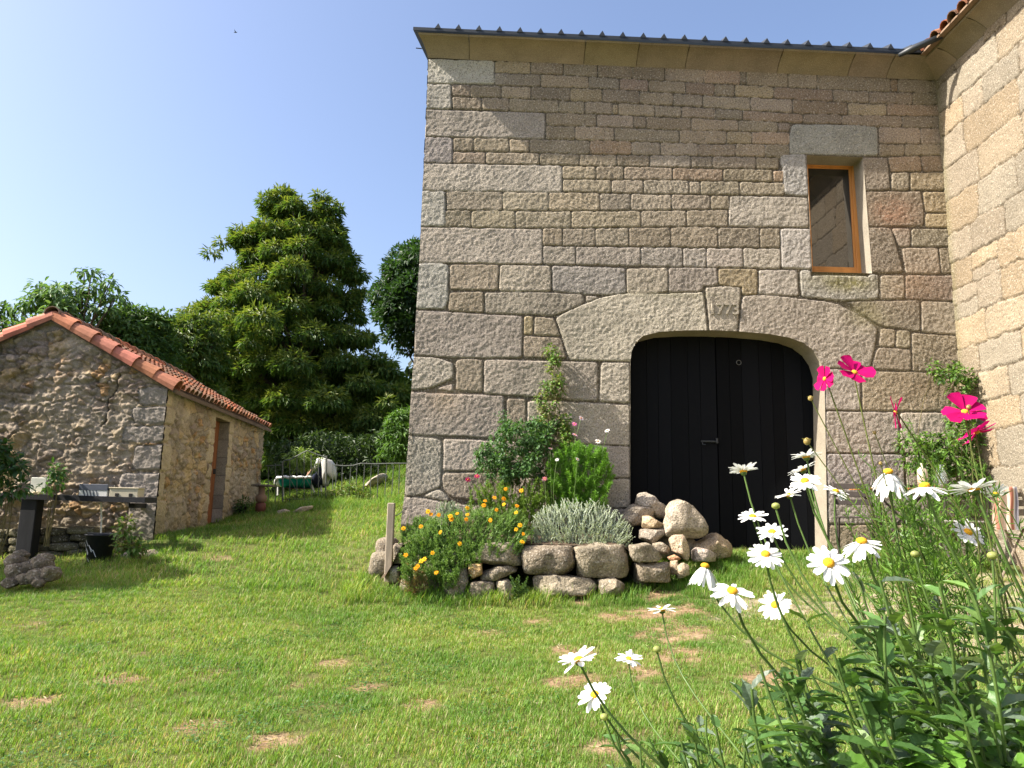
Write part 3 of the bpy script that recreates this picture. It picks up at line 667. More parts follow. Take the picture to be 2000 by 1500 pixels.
# sides and back of the barn (ordinary coursed masonry)
def plain_fn(col, seed, hgt=.27, wdt=.6):
    def fn(U, V):
        rowi = np.floor(V/hgt); off = _h(rowi, rowi*0+3, seed)*wdt; ww = wdt*(.7+.6*_h(rowi, rowi*0+5, seed))
        cx = (U+off)/ww; ci = np.floor(cx); fu = np.minimum(cx-ci, 1-cx+ci)*ww; fv = np.minimum(V/hgt-rowi, 1-V/hgt+rowi)*hgt
        d = np.minimum(fu, fv)+.004*fbm(U*8, V*8, seed, 2); g = np.clip((d-.006)/.02, 0, 1)
        H = -.02*(1-g)+fbm(U*14, V*14, seed+2, 3)*.006; t_ = (.85+.3*_h(ci, rowi, seed+9))[..., None]
        return H, np.array(col)*t_*g[..., None]+np.array((.12, .1, .07))*(1-g[..., None])
    return fn
relief('side_wall', (XL+.0, WY+7, 0), (0, -1, 0), (-1, 0, 0), 0, 7.0, V0, V1+.2, .05, plain_fn((.34, .30, .23), 21), M_WALL, barn)
mb = MB(); mb.box((XL+.05, WY+.55, 0.1), (XR+1, WY+6.9, V1), (.3, .26, .2)); mb.build('core', M_WALL, barn)
# ------------------------------------------------------------------ the house wing on the right
house = thing('stone_house', 'warm sunlit granite house wing meeting the barn at the right, with red tile eave', 'house', (XR+1, 8, .7))
HL = 14.0
def courses(u1, v0, v1, hr, wr, seed, tones):
    r = random.Random(seed); P = []; C = []; v = v0
    while v < v1:
        h = r.uniform(*hr); u = -.1
        while u < u1+.1:
            w = r.uniform(*wr)*h; a = [r.uniform(-.02, .02) for _ in range(4)]
            if r.random() < .06 and h > .34:
                m_ = v+h*r.uniform(.4, .6); P += [[(u, v), (u+w, v), (u+w, m_), (u, m_)], [(u, m_), (u+w, m_), (u+w, v+h), (u, v+h)]]; C += [0, 0]
            else: P.append([(u, v), (u+w*.5, v+a[0]*.4), (u+w, v), (u+w+a[1]*.5, v+h*.5), (u+w, v+h), (u+w*.5, v+h+a[0]*.4), (u, v+h)]); C.append(0)
            u += w
        v += h
    C = [np.array(r.choice(tones))*r.uniform(.88, 1.1) for _ in P]
    return P, C
P_, C_ = courses(HL, .1, cz1+.6, (.38, .54), (1.1, 2.2), 12, [(.27, .218, .15), (.255, .212, .155), (.28, .218, .142), (.24, .207, .155)])
O_ = [random.uniform(-.006, .010) for _ in P_]
hf0 = stones_field(P_, C_, O_, gap=.006, rnd=.016, jd=-.018, jcol=(.11, .085, .055), seed=30, warp=.04)
def hf(U, V):
    H, C = hf0(U, V); st = np.exp(-(U/.10)**2)[..., None]*.45; C = C*(1-st)+np.array((.15, .14, .06))*st; return H, C
relief('wall', (XR, WY, 0), (0, -1, 0), (-1, 0, 0), -.02, HL, .1, cz1+.03, .018, hf, M_WALLR, house)
cornice_run('cornice', house, (XR, WY-.0, 0), (XR, WY-HL, 0), (-1, 0, 0), [.55, 1.25, 2.1, 2.9, 3.7, 4.6, 5.5, 6.5, 7.6, 8.6, 9.7, 10.8, 12.], cz1-.01, cz1-.01, 8, H=CH*.98)
def halfpipe(mb, a, b, r0, r1, up, c, n=7, th=.012, a0=0, a1=math.pi):
    """a half barrel tile from a to b, open below"""
    a = np.asarray(a, float); b = np.asarray(b, float); d = b-a; d /= np.linalg.norm(d); s = np.cross(d, up); s /= np.linalg.norm(s); u = np.cross(s, d)
    V = []
    for p, r in ((a, r0), (b, r1)):
        for rr in (r, r-th):
            for k in range(n): t = a0+(a1-a0)*k/(n-1); V.append(p+s*math.cos(t)*rr+u*math.sin(t)*rr)
    Q = []
    for k in range(n-1): Q += [[k, k+1, 2*n+k+1, 2*n+k], [n+k, 3*n+k, 3*n+k+1, n+k+1], [k, n+k, n+k+1, k+1], [2*n+k, 2*n+k+1, 3*n+k+1, 3*n+k]]
    mb.add(V, Q, None, c)
TC = [(.42, .13, .06), (.50, .17, .08), (.36, .12, .07), (.46, .20, .11), (.30, .12, .08)]
def tcol(r, dirt=0):
    c = np.array(r.choice(TC))*r.uniform(.8, 1.15); g = np.array((.16, .13, .09)); k = dirt*r.random(); return c*(1-k)+g*k
r_ = random.Random(4); mb = MB(); hz = cz1+.41*CH*.98; y = WY+1.0; ph = R(24)
while y > WY-HL:
    for k in range(3):
        s0 = -.10+k*.38+r_.uniform(-.02, .02); a = (XR-.33+s0*math.cos(ph), y, hz+.06+s0*math.sin(ph)+(.012 if k else 0)); s1 = s0+.45
        b = (XR-.33+s1*math.cos(ph), y+r_.uniform(-.01, .01), hz+.055+s1*math.sin(ph)); halfpipe(mb, a, b, .105, .08, np.array([0, 0, 1.]), tcol(r_, .6)*.6)
    y -= .215+r_.uniform(-.008, .008)
mb.box((XR-.40, WY-HL, hz), (XR+.02, WY+1, hz+.03), (.22, .15, .10)); mb.box((XR-.36, WY-HL, hz+.032), (XR, WY+1, hz+.055), (.4, .34, .25))
V = [(XR-.38, WY+5, hz+.05), (XR+4, WY+5, hz+.05+4.38*math.tan(ph)), (XR+4, WY-HL, hz+.05+4.38*math.tan(ph)), (XR-.38, WY-HL, hz+.05)]
mb.add(V, [[0, 1, 2, 3]], None, (.2, .09, .06)); mb.build('roof', M_TILE, house, False)
g0 = at(1756, 108, WY-.42); g1 = at(1812, 86, WY-.55); mb = MB(); mb.tube([g0, (g0+g1)/2+[0, 0, .02], g1+[.1, -.2, 0]], [.03, .055, .04], 10); mb.build('valley_flashing', M_METAL, house, True)
mb = MB(); mb.box((XR+.05, WY-HL+.05, .1), (XR+4, WY+4.8, cz1), (.3, .26, .2)); mb.build('core', M_WALL, house)

# ------------------------------------------------------------------ the shed
an = R(3.06); e1 = np.array([-math.sin(an), math.cos(an), 0]); e2 = np.array([-math.cos(an), -math.sin(an), 0]); e3 = -e2
SC = at(300, 1045, 11.4)*np.array([1, 1, 0]); SC_top = onplane(328, 752, SC, e1)
SC = np.array([(SC[0]+SC_top[0])/2, SC[1], 0])
EV = SC_top[2]
def gp(px, py): p = onplane(px, py, SC, e1); return (float((p-SC) @ e2), p[2])
def sp(px, py): p = onplane(px, py, SC, e3); return (float((p-SC) @ e1), p[2])
AP = gp(105, 622); LS = sp(512, 900)[0]; print('shed apex', AP, 'length', LS, 'eave', EV, 'corner', SC)
def shedin(x, y):
    u = (x-SC[0])*e1[0]+(y-SC[1])*e1[1]; w = (x-SC[0])*e2[0]+(y-SC[1])*e2[1]
    return (u > -.02) & (u < LS) & (w > .02) & (w < 2*AP[0])
shed = thing('stone_shed', 'low rubble stone shed with terracotta tile roof and narrow brown door', 'shed', tuple(SC+[0, 0, .6]))
def voro(u, v, su, sv, seed, jit=.85):
    x = u/su; y = v/sv; ix = np.floor(x); iy = np.floor(y); f1 = np.full(u.shape, 9.); f2 = f1.copy(); idn = f1*0
    for a in (-1, 0, 1):
        for b in (-1, 0, 1):
            cx = ix+a; cy = iy+b; px = cx+.5+jit*(_h(cx, cy, seed)-.5); py = cy+.5+jit*(_h(cx, cy, seed+1)-.5)
            d = np.hypot((x-px)*su, (y-py)*sv*1.25); n = d < f1; f2 = np.where(n, f1, np.minimum(f2, d)); idn = np.where(n, _h(cx, cy, seed+2), idn); f1 = np.where(n, d, f1)
    return f2-f1, idn
def rubble(quoins, qc, crack, warm, seed, plaster=.5, amp=.03):
    qf = stones_field(quoins, qc, [.012]*len(quoins), gap=.004, rnd=.03, jd=-.05, seed=seed, warp=.02, tool=[(random.uniform(1, 2), .002) for _ in quoins]) if quoins else None
    def fn(U, V):
        wu = U+.06*fbm(U*3, V*3, seed+5, 3); wv = V+.05*fbm(U*3, V*3, seed+6, 3)
        d, i1 = voro(wu, wv, .36, .20, seed); d2, i2 = voro(wu+.1, wv, .16, .10, seed+20)
        g = sstep(.0, .05, d); small = (i1 > .62); g = np.where(small, g*sstep(0, .035, d2), g); idn = np.where(small, i2, i1)
        H = (g-1)*.022+.035*(idn-.5)*g+amp*1.3*fbm(U*6, V*9, seed+7, 4, .6)+amp*.8*fbm(U*20, V*28, seed+8, 3)
        pal = np.array([(.34, .29, .22), (.28, .25, .21), (.42, .34, .22), (.25, .21, .18), (.38, .33, .27), (.40, .27, .15)]); C = pal[np.clip((idn*6).astype(int), 0, 5)]*np.array(warm)
        C = C*(.62+.38*g[..., None])
        pl = sstep(.0, .35, fbm(U*1.3, V*1.3, seed+9, 4)+plaster-.45)*sstep(.25, .9, fbm(U*5, V*5, seed+10, 3)*.5+.5+.3)
        pc = np.array((.36, .33, .28))*np.array(warm)*(.8+.4*vnoise(U*14, V*14, seed+11))[..., None]
        H = H*(1-.35*pl)+pl*.008; C = C*(1-.75*pl[..., None])+pc*.75*pl[..., None]
        wh = sstep(.42, .7, fbm(U*2.6, V*3.4, seed+13, 4))[..., None]; C = C*(1-.45*wh)+np.array((.52, .5, .46))*.45*wh
        if crack:
            for (a, b) in zip(crack[:-1], crack[1:]):
                a = np.array(a); b = np.array(b); ab = b-a; t = np.clip(((wu-a[0])*ab[0]+(wv-a[1])*ab[1])/(ab@ab), 0, 1); dd = np.hypot(wu-a[0]-t*ab[0], wv-a[1]-t*ab[1])
                k = sstep(.02, .006, dd); H = H-.03*k; C = C*(1-.7*k[..., None])
        if qf:
            H2, C2 = qf(U, V); w = H2 > -.042; H2 = H2+.012*fbm(U*18, V*18, seed+14, 3)
            H = np.where(w, H2, H-.01*0); C = np.where(w[..., None], C2, C)
        damp = sstep(1.15, .75, V+.15*fbm(U*2, V*2, seed+15, 3))[..., None]*.45; C = C*(1-damp)+np.array((.10, .10, .05))*damp
        return H, C
    return fn
gq = [[gp(*p) for p in q_] for q_ in ([(268, 757), (336, 755), (334, 793), (270, 792)], [(255, 795), (334, 793), (330, 829), (258, 828)], [(240, 831), (330, 831), (326, 866), (238, 864)],
      [(262, 868), (325, 868), (320, 920), (256, 920)], [(235, 923), (320, 923), (315, 975), (228, 975)], [(250, 978), (314, 978), (310, 1060), (243, 1060)])]
gc = [np.array((.27, .235, .20))*random.uniform(.85, 1.1) for _ in gq]
HW = 2*AP[0]
def gkeep(u, v): return v < EV+(AP[1]-EV)*(1-np.abs(u-AP[0])/AP[0])+.0
relief('gable_wall', SC, e2, -e1, 0, HW, .2, AP[1]+.02, .016, rubble(gq, gc, [gp(238, 730), gp(232, 755), gp(212, 785), gp(208, 822), gp(200, 832)], (.92, .84, .76), 100, .66, .040), M_RUB, shed, keep=gkeep)
sy = [752, 792, 828, 865, 921, 976, 1050]; sq = []
for i, (a, b) in enumerate(zip(sy[:-1], sy[1:])):
    v0_, v1_ = gp(322, b)[1], gp(322, a)[1]; sq.append([(-.05, v0_), (.22+.16*(i % 2), v0_), (.24+.16*(i % 2), v1_), (-.05, v1_)])
SD = [(421, 814), (448, 825), (433, 1024), (404, 1026)]; sd = [sp(*p) for p in SD]; u0d = (sd[0][0]+sd[3][0])/2; u1d = (sd[1][0]+sd[2][0])/2; z1d = (sd[0][1]+sd[1][1])/2; z0d = min(sd[2][1], sd[3][1])-.1
door_s = [(u0d, z0d), (u0d, z1d), (u1d, z1d), (u1d, z0d)]; print('shed door', u0d, u1d, z0d, z1d)
r_ = random.Random(9); v = z0d
while v < z1d:
    h = r_.uniform(.25, .42); sq.append([(u0d-r_.uniform(.18, .4), v), (u0d+.02, v), (u0d+.02, v+h), (u0d-r_.uniform(.18, .4), v+h)]); sq.append([(u1d-.02, v), (u1d+r_.uniform(.18, .4), v), (u1d+r_.uniform(.18, .4), v+h), (u1d-.02, v+h)]); v += h
sq.append([(u0d-.25, z1d), (u1d+.35, z1d), (u1d+.35, z1d+.3), (u0d-.25, z1d+.3)])
sc_ = [np.array((.40, .33, .23))*random.uniform(.85, 1.1) for _ in sq]
relief('side_wall', SC, e1, e3, 0, LS, .2, EV, .016, rubble(sq, sc_, None, (1.0, .94, .85), 140, .52, .034), M_RUB, shed, cut=[door_s])
DR = .19
def L3(O, u, v, n, Ud, Nd): return O+Ud*u+np.array([0, 0, v])+Nd*n
mb = MB(); r_ = random.Random(2)
v = z0d
while v < z1d:
    h = min(r_.uniform(.25, .4), z1d-v); c = np.array((.30, .27, .23))*r_.uniform(.8, 1.15)
    for u in (u1d+.004, u0d-.004):
        mb.add([L3(SC, u, v+.004, .0, e1, e3), L3(SC, u, v+h-.004, .0, e1, e3), L3(SC, u, v+h-.004, -DR-.1, e1, e3), L3(SC, u, v+.004, -DR-.1, e1, e3)], [[0, 1, 2, 3]], None, c)
    v += h
mb.add([L3(SC, u0d, z1d+.003, 0, e1, e3), L3(SC, u1d, z1d+.003, 0, e1, e3), L3(SC, u1d, z1d+.003, -DR-.1, e1, e3), L3(SC, u0d, z1d+.003, -DR-.1, e1, e3)], [[0, 1, 2, 3]], None, (.3, .25, .18))
mb.build('door_reveal', M_RUB, shed)
RM = np.stack([e1, e3, [0, 0, 1]], 1)
def lbox(mb, u0, u1, n0, n1, v0, v1, c, bev=.004):
    m2 = MB(); m2.box((u0, n0, v0), (u1, n1, v1), c, bev=bev); V = np.concatenate(m2.v) @ RM.T + SC; mb.add(V, np.concatenate(m2.q), np.concatenate(m2.t) if m2.t else None, c)
mb = MB(); k = 5
for i in range(k): lbox(mb, u0d+(u1d-u0d)*i/k+.003, u0d+(u1d-u0d)*(i+1)/k-.003, -DR-.04, -DR, z0d, z1d, np.array((.22, .085, .035))*random.uniform(.8, 1.15))
lbox(mb, u0d, u0d+.06, -DR, -DR+.05, z0d, z1d, (.26, .10, .045)); sdoor = mb.build('door', M_WOOD, shed)
mb = MB(); lbox(mb, u1d-.16, u1d-.13, -DR, -DR+.05, z0d+1.05, z0d+1.15, (.05, .05, .05)); mb.build('handle', M_PLAIN, sdoor)
# shed roof of barrel tiles
mb = MB(); r_ = random.Random(14); up = np.array([0, 0, 1.])
rise = AP[1]-EV; over = .16
def rfp(side, s, t, h):   # side +1 right slope, -1 left; s metres down the slope from the ridge, t along e1
    sl_ = math.hypot(AP[0], rise); dx = s*AP[0]/sl_; dz = s*rise/sl_
    return SC+e2*(AP[0]-side*dx)+e1*t+np.array([0, 0, AP[1]-dz+h])
SLN = math.hypot(AP[0], rise)+over
for side in (1, -1):
    c_ = rfp(side, 0, -.06, .0), rfp(side, SLN, -.06, .0), rfp(side, SLN, LS+.1, .0), rfp(side, 0, LS+.1, .0)
    cl = [p-[0, 0, .06] for p in c_]; mb.add(list(c_)+cl, [[0, 1, 2, 3], [0, 4, 5, 1], [1, 5, 6, 2], [2, 6, 7, 3]], None, (.12, .085, .06))
    t = .02; col = 0
    while t < LS+.08:
        s = SLN-.41; kk = 0; 
        while s > -.2:
            j = r_.uniform(-.012, .012); c = tcol(r_, .9 if col > 0 else .15)
            if col == 0: c = np.array((.43, .165, .10))*r_.uniform(.75, 1.15); c = c*np.array([1, r_.uniform(.9, 1.15), r_.uniform(.9, 1.2)])
            R0, R1 = (.135, .105) if col == 0 else (.095, .075)
            halfpipe(mb, rfp(side, s+.41, t+j, .035+r_.uniform(0, .01)), rfp(side, max(s, 0)-.03, t+j, .02), R0, R1, up, c, n=9 if col == 0 else 6, a0=-.5 if col == 0 else 0, a1=math.pi+(.5 if col == 0 else 0)); s -= .37; kk += 1
        t += .20+r_.uniform(-.01, .01); col += 1
t = -.08
while t < LS+.1:
    halfpipe(mb, SC+e2*AP[0]+e1*t+[0, 0, AP[1]+.06], SC+e2*AP[0]+e1*(t+.42)+[0, 0, AP[1]+.045], .12, .10, up, tcol(r_, .9)*.9, n=7); t += .36
# mortar bed under the ridge end
lump = []
mb.build('roof', M_TILE, shed)
mb = MB(); lbox(mb, .3, LS-.05, -HW+.1, -.36, .2, EV-.05, (.1, .09, .08)); mb.build('core', M_RUB, shed)

# ------------------------------------------------------------------ rocks
def _ico(n=4):
    bm = bmesh.new(); bmesh.ops.create_icosphere(bm, subdivisions=n, radius=1); V = np.array([v.co[:] for v in bm.verts]); T = np.array([[v.index for v in f.verts] for f in bm.faces]); bm.free(); return V, T
ICO4 = _ico(4); ICO3 = _ico(3); ICO2 = _ico(2)
def rock_shape(poly, Y, depth, p=3, amp=.02, seed=0, ico=None):
    """outline poly in px at distance Y -> a boulder of that outline with its own depth"""
    A = np.array([at(x, y, Y) for x, y in poly])[:, [0, 2]]; c = (A.max(0)+A.min(0))/2
    V, T = ico or ICO4; th = np.arctan2(V[:, 2], V[:, 0]); rr = np.empty(len(V))
    ths = np.linspace(-math.pi, math.pi, 181); rad = []
    for t in ths:
        d = np.array([math.cos(t), math.sin(t)]); best = .01
        for i in range(len(A)):
            a = A[i]-c; b = A[(i+1) % len(A)]-c; e = b-a; den = d[0]*e[1]-d[1]*e[0]
            if abs(den) < 1e-9: continue
            s = (a[0]*e[1]-a[1]*e[0])/den; w = (a[0]*d[1]-a[1]*d[0])/den
            if s > 0 and -1e-6 <= w <= 1+1e-6: best = max(best, s)
        rad.append(best)
    rad = np.array(rad); rad = (rad+np.roll(rad, 1)+np.roll(rad, -1))/3; rr = np.interp(th, ths, rad)
    rho = np.hypot(V[:, 0], V[:, 2]); dl_ = np.abs(V[:, 1]); k = (rho**p+dl_**p)**(-1/p)
    X = c[0]+rho*k*rr*np.cos(th); Z = c[1]+rho*k*rr*np.sin(th); Yy = Y+depth*.9+np.sign(V[:, 1])*dl_*k*depth
    P = np.stack([X, Yy, Z], 1); cc = np.array([c[0], Y+depth*.9, c[1]]); rnd = random.Random(seed)
    for _ in range(9):      # flat broken faces
        n = np.array([rnd.uniform(-1, 1), rnd.uniform(-1.6, -.2), rnd.uniform(-.8, 1)]); n /= np.linalg.norm(n); h = ((P-cc) @ n).max()*rnd.uniform(.74, .92); q_ = (P-cc) @ n-h; P = P-np.where(q_ > 0, q_*.9, 0)[:, None]*n
    sz = rr.mean(); o = []
    for v_ in P: o.append(mnoise.fractal(Vector(v_*(2.2/max(.12, sz*.6))*.5)+Vector((seed*3.1, 0, 0)), 0.9, 2.1, 4))
    dirn = (P-cc)/np.linalg.norm(P-cc, axis=1)[:, None]; P = P+dirn*(np.array(o)*amp*min(1, sz*4))[:, None]
    return P, T
def rock(name, poly, Y, depth, col, p=3, amp=.02, seed=0, parent=None, label=None, cat=None, group=None):
    P, T = rock_shape(poly, Y, depth, p, amp, seed)
    n = fbm(P[:, 0]*6+P[:, 1]*3, P[:, 2]*6, seed, 3); C = np.array(col)*(1+.18*n)[:, None]
    o = mesh_np(name, P, [T], M_ROCK, parent, C, True)
    props(o, label, cat, group); return o
def Z(x0, y0, s): return lambda l: [(x0+a*s, y0+b*s) for a, b in l]
za = Z(740, 660, .36); zb = Z(1180, 940, .1533)
bedw = thing('planter_wall', 'low dry stacked wall of rough granite blocks holding the flower bed', 'stone wall', (0, 9.1, .2))
W_ = [(.25, .21, .15), (.22, .18, .13), (.29, .245, .175)]
bs = [([(500, 1125), (620, 1108), (770, 1108), (782, 1130), (780, 1240), (640, 1238), (510, 1215)], 8.95, .22, 5), ([(787, 1122), (930, 1130), (1060, 1128), (1070, 1200), (1068, 1270), (1030, 1292), (800, 1287), (782, 1200)], 8.92, .24, 5),
      ([(1072, 1135), (1200, 1125), (1370, 1132), (1378, 1200), (1370, 1302), (1220, 1308), (1095, 1305), (1072, 1200)], 8.9, .28, 6), ([(1378, 1128), (1480, 1118), (1560, 1195), (1520, 1215), (1400, 1222), (1380, 1185)], 8.8, .2, 3),
      ([(1412, 1228), (1500, 1222), (1592, 1225), (1595, 1330), (1420, 1330)], 8.85, .2, 4), ([(840, 1298), (960, 1290), (1040, 1298), (1190, 1318), (1197, 1345), (1190, 1400), (1000, 1405), (850, 1400)], 8.85, .22, 4),
      ([(1200, 1318), (1290, 1308), (1350, 1345), (1340, 1400), (1210, 1400)], 8.82, .18, 3), ([(500, 1330), (560, 1320), (630, 1328), (632, 1440), (465, 1440)], 8.82, .18, 4),
      ([(636, 1322), (700, 1315), (745, 1380), (720, 1440), (640, 1440)], 8.82, .18, 3), ([(550, 1280), (640, 1245), (755, 1240), (768, 1262), (640, 1320), (550, 1322)], 8.88, .2, 3),
      ([(485, 1232), (555, 1228), (562, 1285), (505, 1312), (484, 1280)], 8.85, .15, 3), ([(345, 1262), (475, 1252), (480, 1335), (440, 1450), (345, 1450)], 8.85, .22, 4), ([(238, 1280), (330, 1272), (335, 1380), (238, 1390)], 8.95, .2, 4),
      ([(340, 1150), (495, 1140), (505, 1235), (350, 1250)], 9.05, .2, 4), ([(130, 1160), (335, 1150), (340, 1260), (135, 1275)], 9.05, .2, 4), ([(110, 1290), (235, 1282), (235, 1385), (110, 1385)], 9.0, .2, 4),
      ([(75, 1118), (125, 1118), (132, 1225), (72, 1228)], 9.15, .14, 4), ([(55, 1238), (100, 1238), (108, 1330), (50, 1335)], 9.1, .14, 4)]
for i, (pl, Y, d, p) in enumerate(bs):
    c = (.42, .28, .13) if i == 10 else W_[i % 3]
    rock('stone', za(pl), Y, d, c, p+3, .03, 50+i, bedw)
# side of the bed running back to the barn
mb = MB(); 
for i, (x, y, h) in enumerate(((-1.42, 9.6, .3), (-1.42, 10.05, .25), (1.85, 9.45, .3))):
    z = tz1(x, y); P, T = ICO3; P = P.copy(); k = (np.abs(P)**4).sum(1)**(-.25); P = P*k[:, None]*np.array([.14, .24, h/2]); P += .02*np.array([mnoise.noise(Vector(v_*6+i)) for v_ in P])[:, None]; o = mesh_np('stone', P+[x, y, z+h/2-.08], [T], M_ROCK, bedw, np.tile(W_[i % 3], (len(P), 1)), True)
def soil():
    xs = np.linspace(-1.36, 1.85, 50); ys = np.linspace(9.06, 10.52, 24); X, Y = np.meshgrid(xs, ys); t = (Y-9.06)/1.4
    Zb = at(900, 1060, 9.1)[2]+t*.22+.03*fbm(X*4, Y*4, 5, 3)-.45*sstep(-1.05, -1.36, X)*1.0-.3*sstep(1.5, 1.85, X); i = (np.arange(23)[:, None]*50+np.arange(49)[None]).ravel()
    o = mesh_np('flower_bed_soil', np.stack([X, Y, Zb], -1).reshape(-1, 3), [np.stack([i, i+1, i+51, i+50], 1)], M_SOIL, None, None, True); props(o, kind='structure')
soil(); BEDZ = at(900, 1060, 9.1)[2]
pile = [([(1000, 230), (1100, 250), (1220, 330), (1340, 450), (1385, 560), (1370, 680), (1270, 750), (1150, 740), (900, 720), (812, 700), (830, 520), (850, 350), (900, 270)], 9.45, .28, (.44, .37, .28), 'largest pale rounded granite boulder on the pile by the barn door'),
        ([(460, 140), (580, 135), (680, 190), (730, 260), (850, 320), (845, 480), (700, 470), (600, 340), (430, 300)], 9.9, .22, (.36, .31, .25), 'grey-brown rough rock topmost on the left of the pile'),
        ([(220, 455), (330, 340), (380, 290), (560, 320), (700, 350), (690, 480), (520, 565), (330, 595), (240, 520)], 9.8, .25, (.31, .26, .20), 'dark flat slab overhanging at the left of the rock pile'),
        ([(520, 440), (600, 440), (700, 500), (812, 562), (800, 605), (505, 605)], 9.6, .15, (.48, .36, .22), 'small tan wedge rock under the dark slab'),
        ([(490, 615), (810, 608), (810, 720), (640, 810), (480, 740)], 9.55, .22, (.33, .28, .22), 'squared brown block under the tan wedge rock'),
        ([(850, 740), (900, 692), (1040, 690), (1110, 830), (1120, 960), (1080, 1050), (1030, 960), (900, 900)], 9.2, .13, (.46, .36, .25), 'upright pointed stone leaning in front of the big boulder'),
        ([(1190, 815), (1330, 760), (1480, 660), (1550, 700), (1700, 800), (1680, 980), (1500, 1010), (1200, 1000)], 9.55, .3, (.42, .32, .20), 'broad peaked tan rock at the right end of the pile'),
        ([(1170, 890), (1230, 850), (1350, 868), (1488, 950), (1480, 1040), (1175, 1030)], 9.25, .18, (.40, .33, .27), 'low pinkish grey stone in front of the peaked rock'),
        ([(870, 1020), (960, 1010), (945, 1200), (872, 1200)], 9.05, .1, (.44, .33, .22), 'narrow tan stone standing at the foot of the pile'),
        ([(940, 1080), (1050, 1045), (1110, 1080), (1115, 1200), (960, 1260)], 9.0, .14, (.42, .33, .22), 'knee-high rounded tan stone at the foot of the pile'),
        ([(830, 975), (920, 940), (1000, 990), (955, 1015), (850, 1010)], 9.15, .1, (.45, .24, .13), 'small reddish stone wedged below the upright stone'),
        ([(640, 800), (760, 780), (870, 860), (850, 960), (700, 920)], 9.35, .15, (.30, .25, .18), 'brown shaded stone between the block and the upright stone'),
        ([(760, 560), (900, 700), (1180, 740), (1250, 850), (1180, 1000), (760, 1000)], 9.75, .25, (.26, .22, .16), 'dark buried stone supporting the boulder')]
for i, (pl, Y, d, c, lb) in enumerate(pile):
    rock('loose_rock', zb(pl), Y, d, c, 2.6, .022, 90+i, None, lb, 'rock', 'rocks piled beside the barn door')
# ------------------------------------------------------------------ objects round the shed
gz = tz1
def lp(px, py, Y): return at(px, py, Y)
# black plank table in front of the gable
TY = 10.7
a = lp(0, 963, TY); b = lp(283, 972, TY); pt = thing('plank_table', 'long black plank table on thick posts in front of the shed gable', 'table', (-5.5, TY, gz(-5.5, TY)))
tl = lp(-60, 961, TY); mb = MB()
for k in range(3):
    y0_ = TY+k*.13; V = [(tl[0], y0_, tl[2]), (b[0], y0_, b[2]), (b[0], y0_+.125, b[2]+.005), (tl[0], y0_+.125, tl[2]+.005)]; V2 = [(x, y, z-.075) for x, y, z in V]
    mb.add(V+V2, [[0, 1, 2, 3], [4, 7, 6, 5], [0, 4, 5, 1], [1, 5, 6, 2], [2, 6, 7, 3], [3, 7, 4, 0]], None, (.022, .022, .025))
mb.build('tabletop', M_WOOD, pt)
for (x, yy) in ((lp(50, 1000, TY)[0], TY+.12),):
    mb = MB(); mb.box((x-.10, yy-.09, gz(x, yy)-.1), (x+.12, yy+.09, a[2]-.06), (.02, .02, .022), bev=.01); mb.build('leg', M_WOOD, pt)
mb = MB(); mb.box((b[0]-.36, TY+.3, b[2]-.15), (b[0]-.28, 11.5, b[2]-.08), (.02, .02, .022)); mb.build('wall_bracket', M_WOOD, pt)
def tbox(name, label, cat, px0, px1, py0, py1, Y, dpt, col, extra=None, group=None):
    p = lp(px0, py1, Y); q_ = lp(px1, py0, Y); o = thing(name, label, cat, ((p[0]+q_[0])/2, Y, p[2]), 0, group); mb = MB()
    mb.box((p[0], Y, p[2]), (q_[0], Y+dpt, q_[2]), col, bev=.006); mb.build('body', M_PLAIN, o)
    if extra: extra(o, p, q_)
    return o
def holes(o, p, q_):
    for k in (.28, .76):
        mb = MB(); x = p[0]+(q_[0]-p[0])*k; z = p[2]+(q_[2]-p[2])*.42; mb.box((x-.022, TY+.015, z-.022), (x+.022, TY+.03, z+.022), (.02, .02, .02)); mb.build('hole', M_PLAIN, o)
    mb = MB(); mb.box((p[0]-.01, TY+.02, q_[2]), (q_[0]+.012, TY+.22, q_[2]+.018), (.50, .43, .30), bev=.004); mb.build('lid', M_PLAIN, o)
tbox('wooden_box', 'pale wooden box with two square dark holes on the right of the plank table', 'box', 212, 270, 955, 975, TY+.03, .2, (.52, .46, .34), holes)
def band(o, p, q_):
    mb = MB(); z = p[2]+(q_[2]-p[2])*.55; mb.box((p[0]-.004, TY+.026, z), (q_[0]+.002, TY+.2, q_[2]+.006), (.10, .11, .14), bev=.004); mb.build('lid', M_PLAIN, o)
    mb = MB()
    for k in range(5): x = p[0]+.05+k*.045; mb.add([(x, TY+.026, z), (x+.018, TY+.026, z), (x+.045, TY+.026, p[2]+.02), (x+.03, TY+.026, p[2]+.02)], [[0, 1, 2, 3]], None, (.06, .07, .1))
    mb.build('stripe', M_PLAIN, o)
tbox('striped_crate', 'white crate with slanting dark stripes under a dark lid, beside the pale wooden box', 'crate', 153, 211, 947, 971, TY+.03, .2, (.72, .70, .66), band)
def foot(o, p, q_):
    mb = MB(); mb.box((p[0]+.02, TY+.0, p[2]-.005), (q_[0]-.02, TY+.1, p[2]+.03), (.5, .42, .25), bev=.004); mb.build('foot', M_PLAIN, o)
tbox('white_board', 'pale upright board standing on the left of the plank table', 'board', 57, 91, 933, 966, TY+.08, .03, (.62, .62, .55), foot)
tbox('wood_offcut', 'small yellow wood offcut lying on the plank table by the pale board', 'wood block', 64, 74, 960, 965, TY+.0, .06, (.62, .5, .28))
p = lp(197, 982, TY+.3); q_ = lp(197, 1046, TY+.3); mb = MB(); mb.tube([p, (p+q_)/2+[.01, 0, 0], q_], .011, 6, (.75, .73, .68))
props(mb.build('white_cane', M_PLAIN), 'thin white cane standing between the plank table and the black bucket', 'cane')
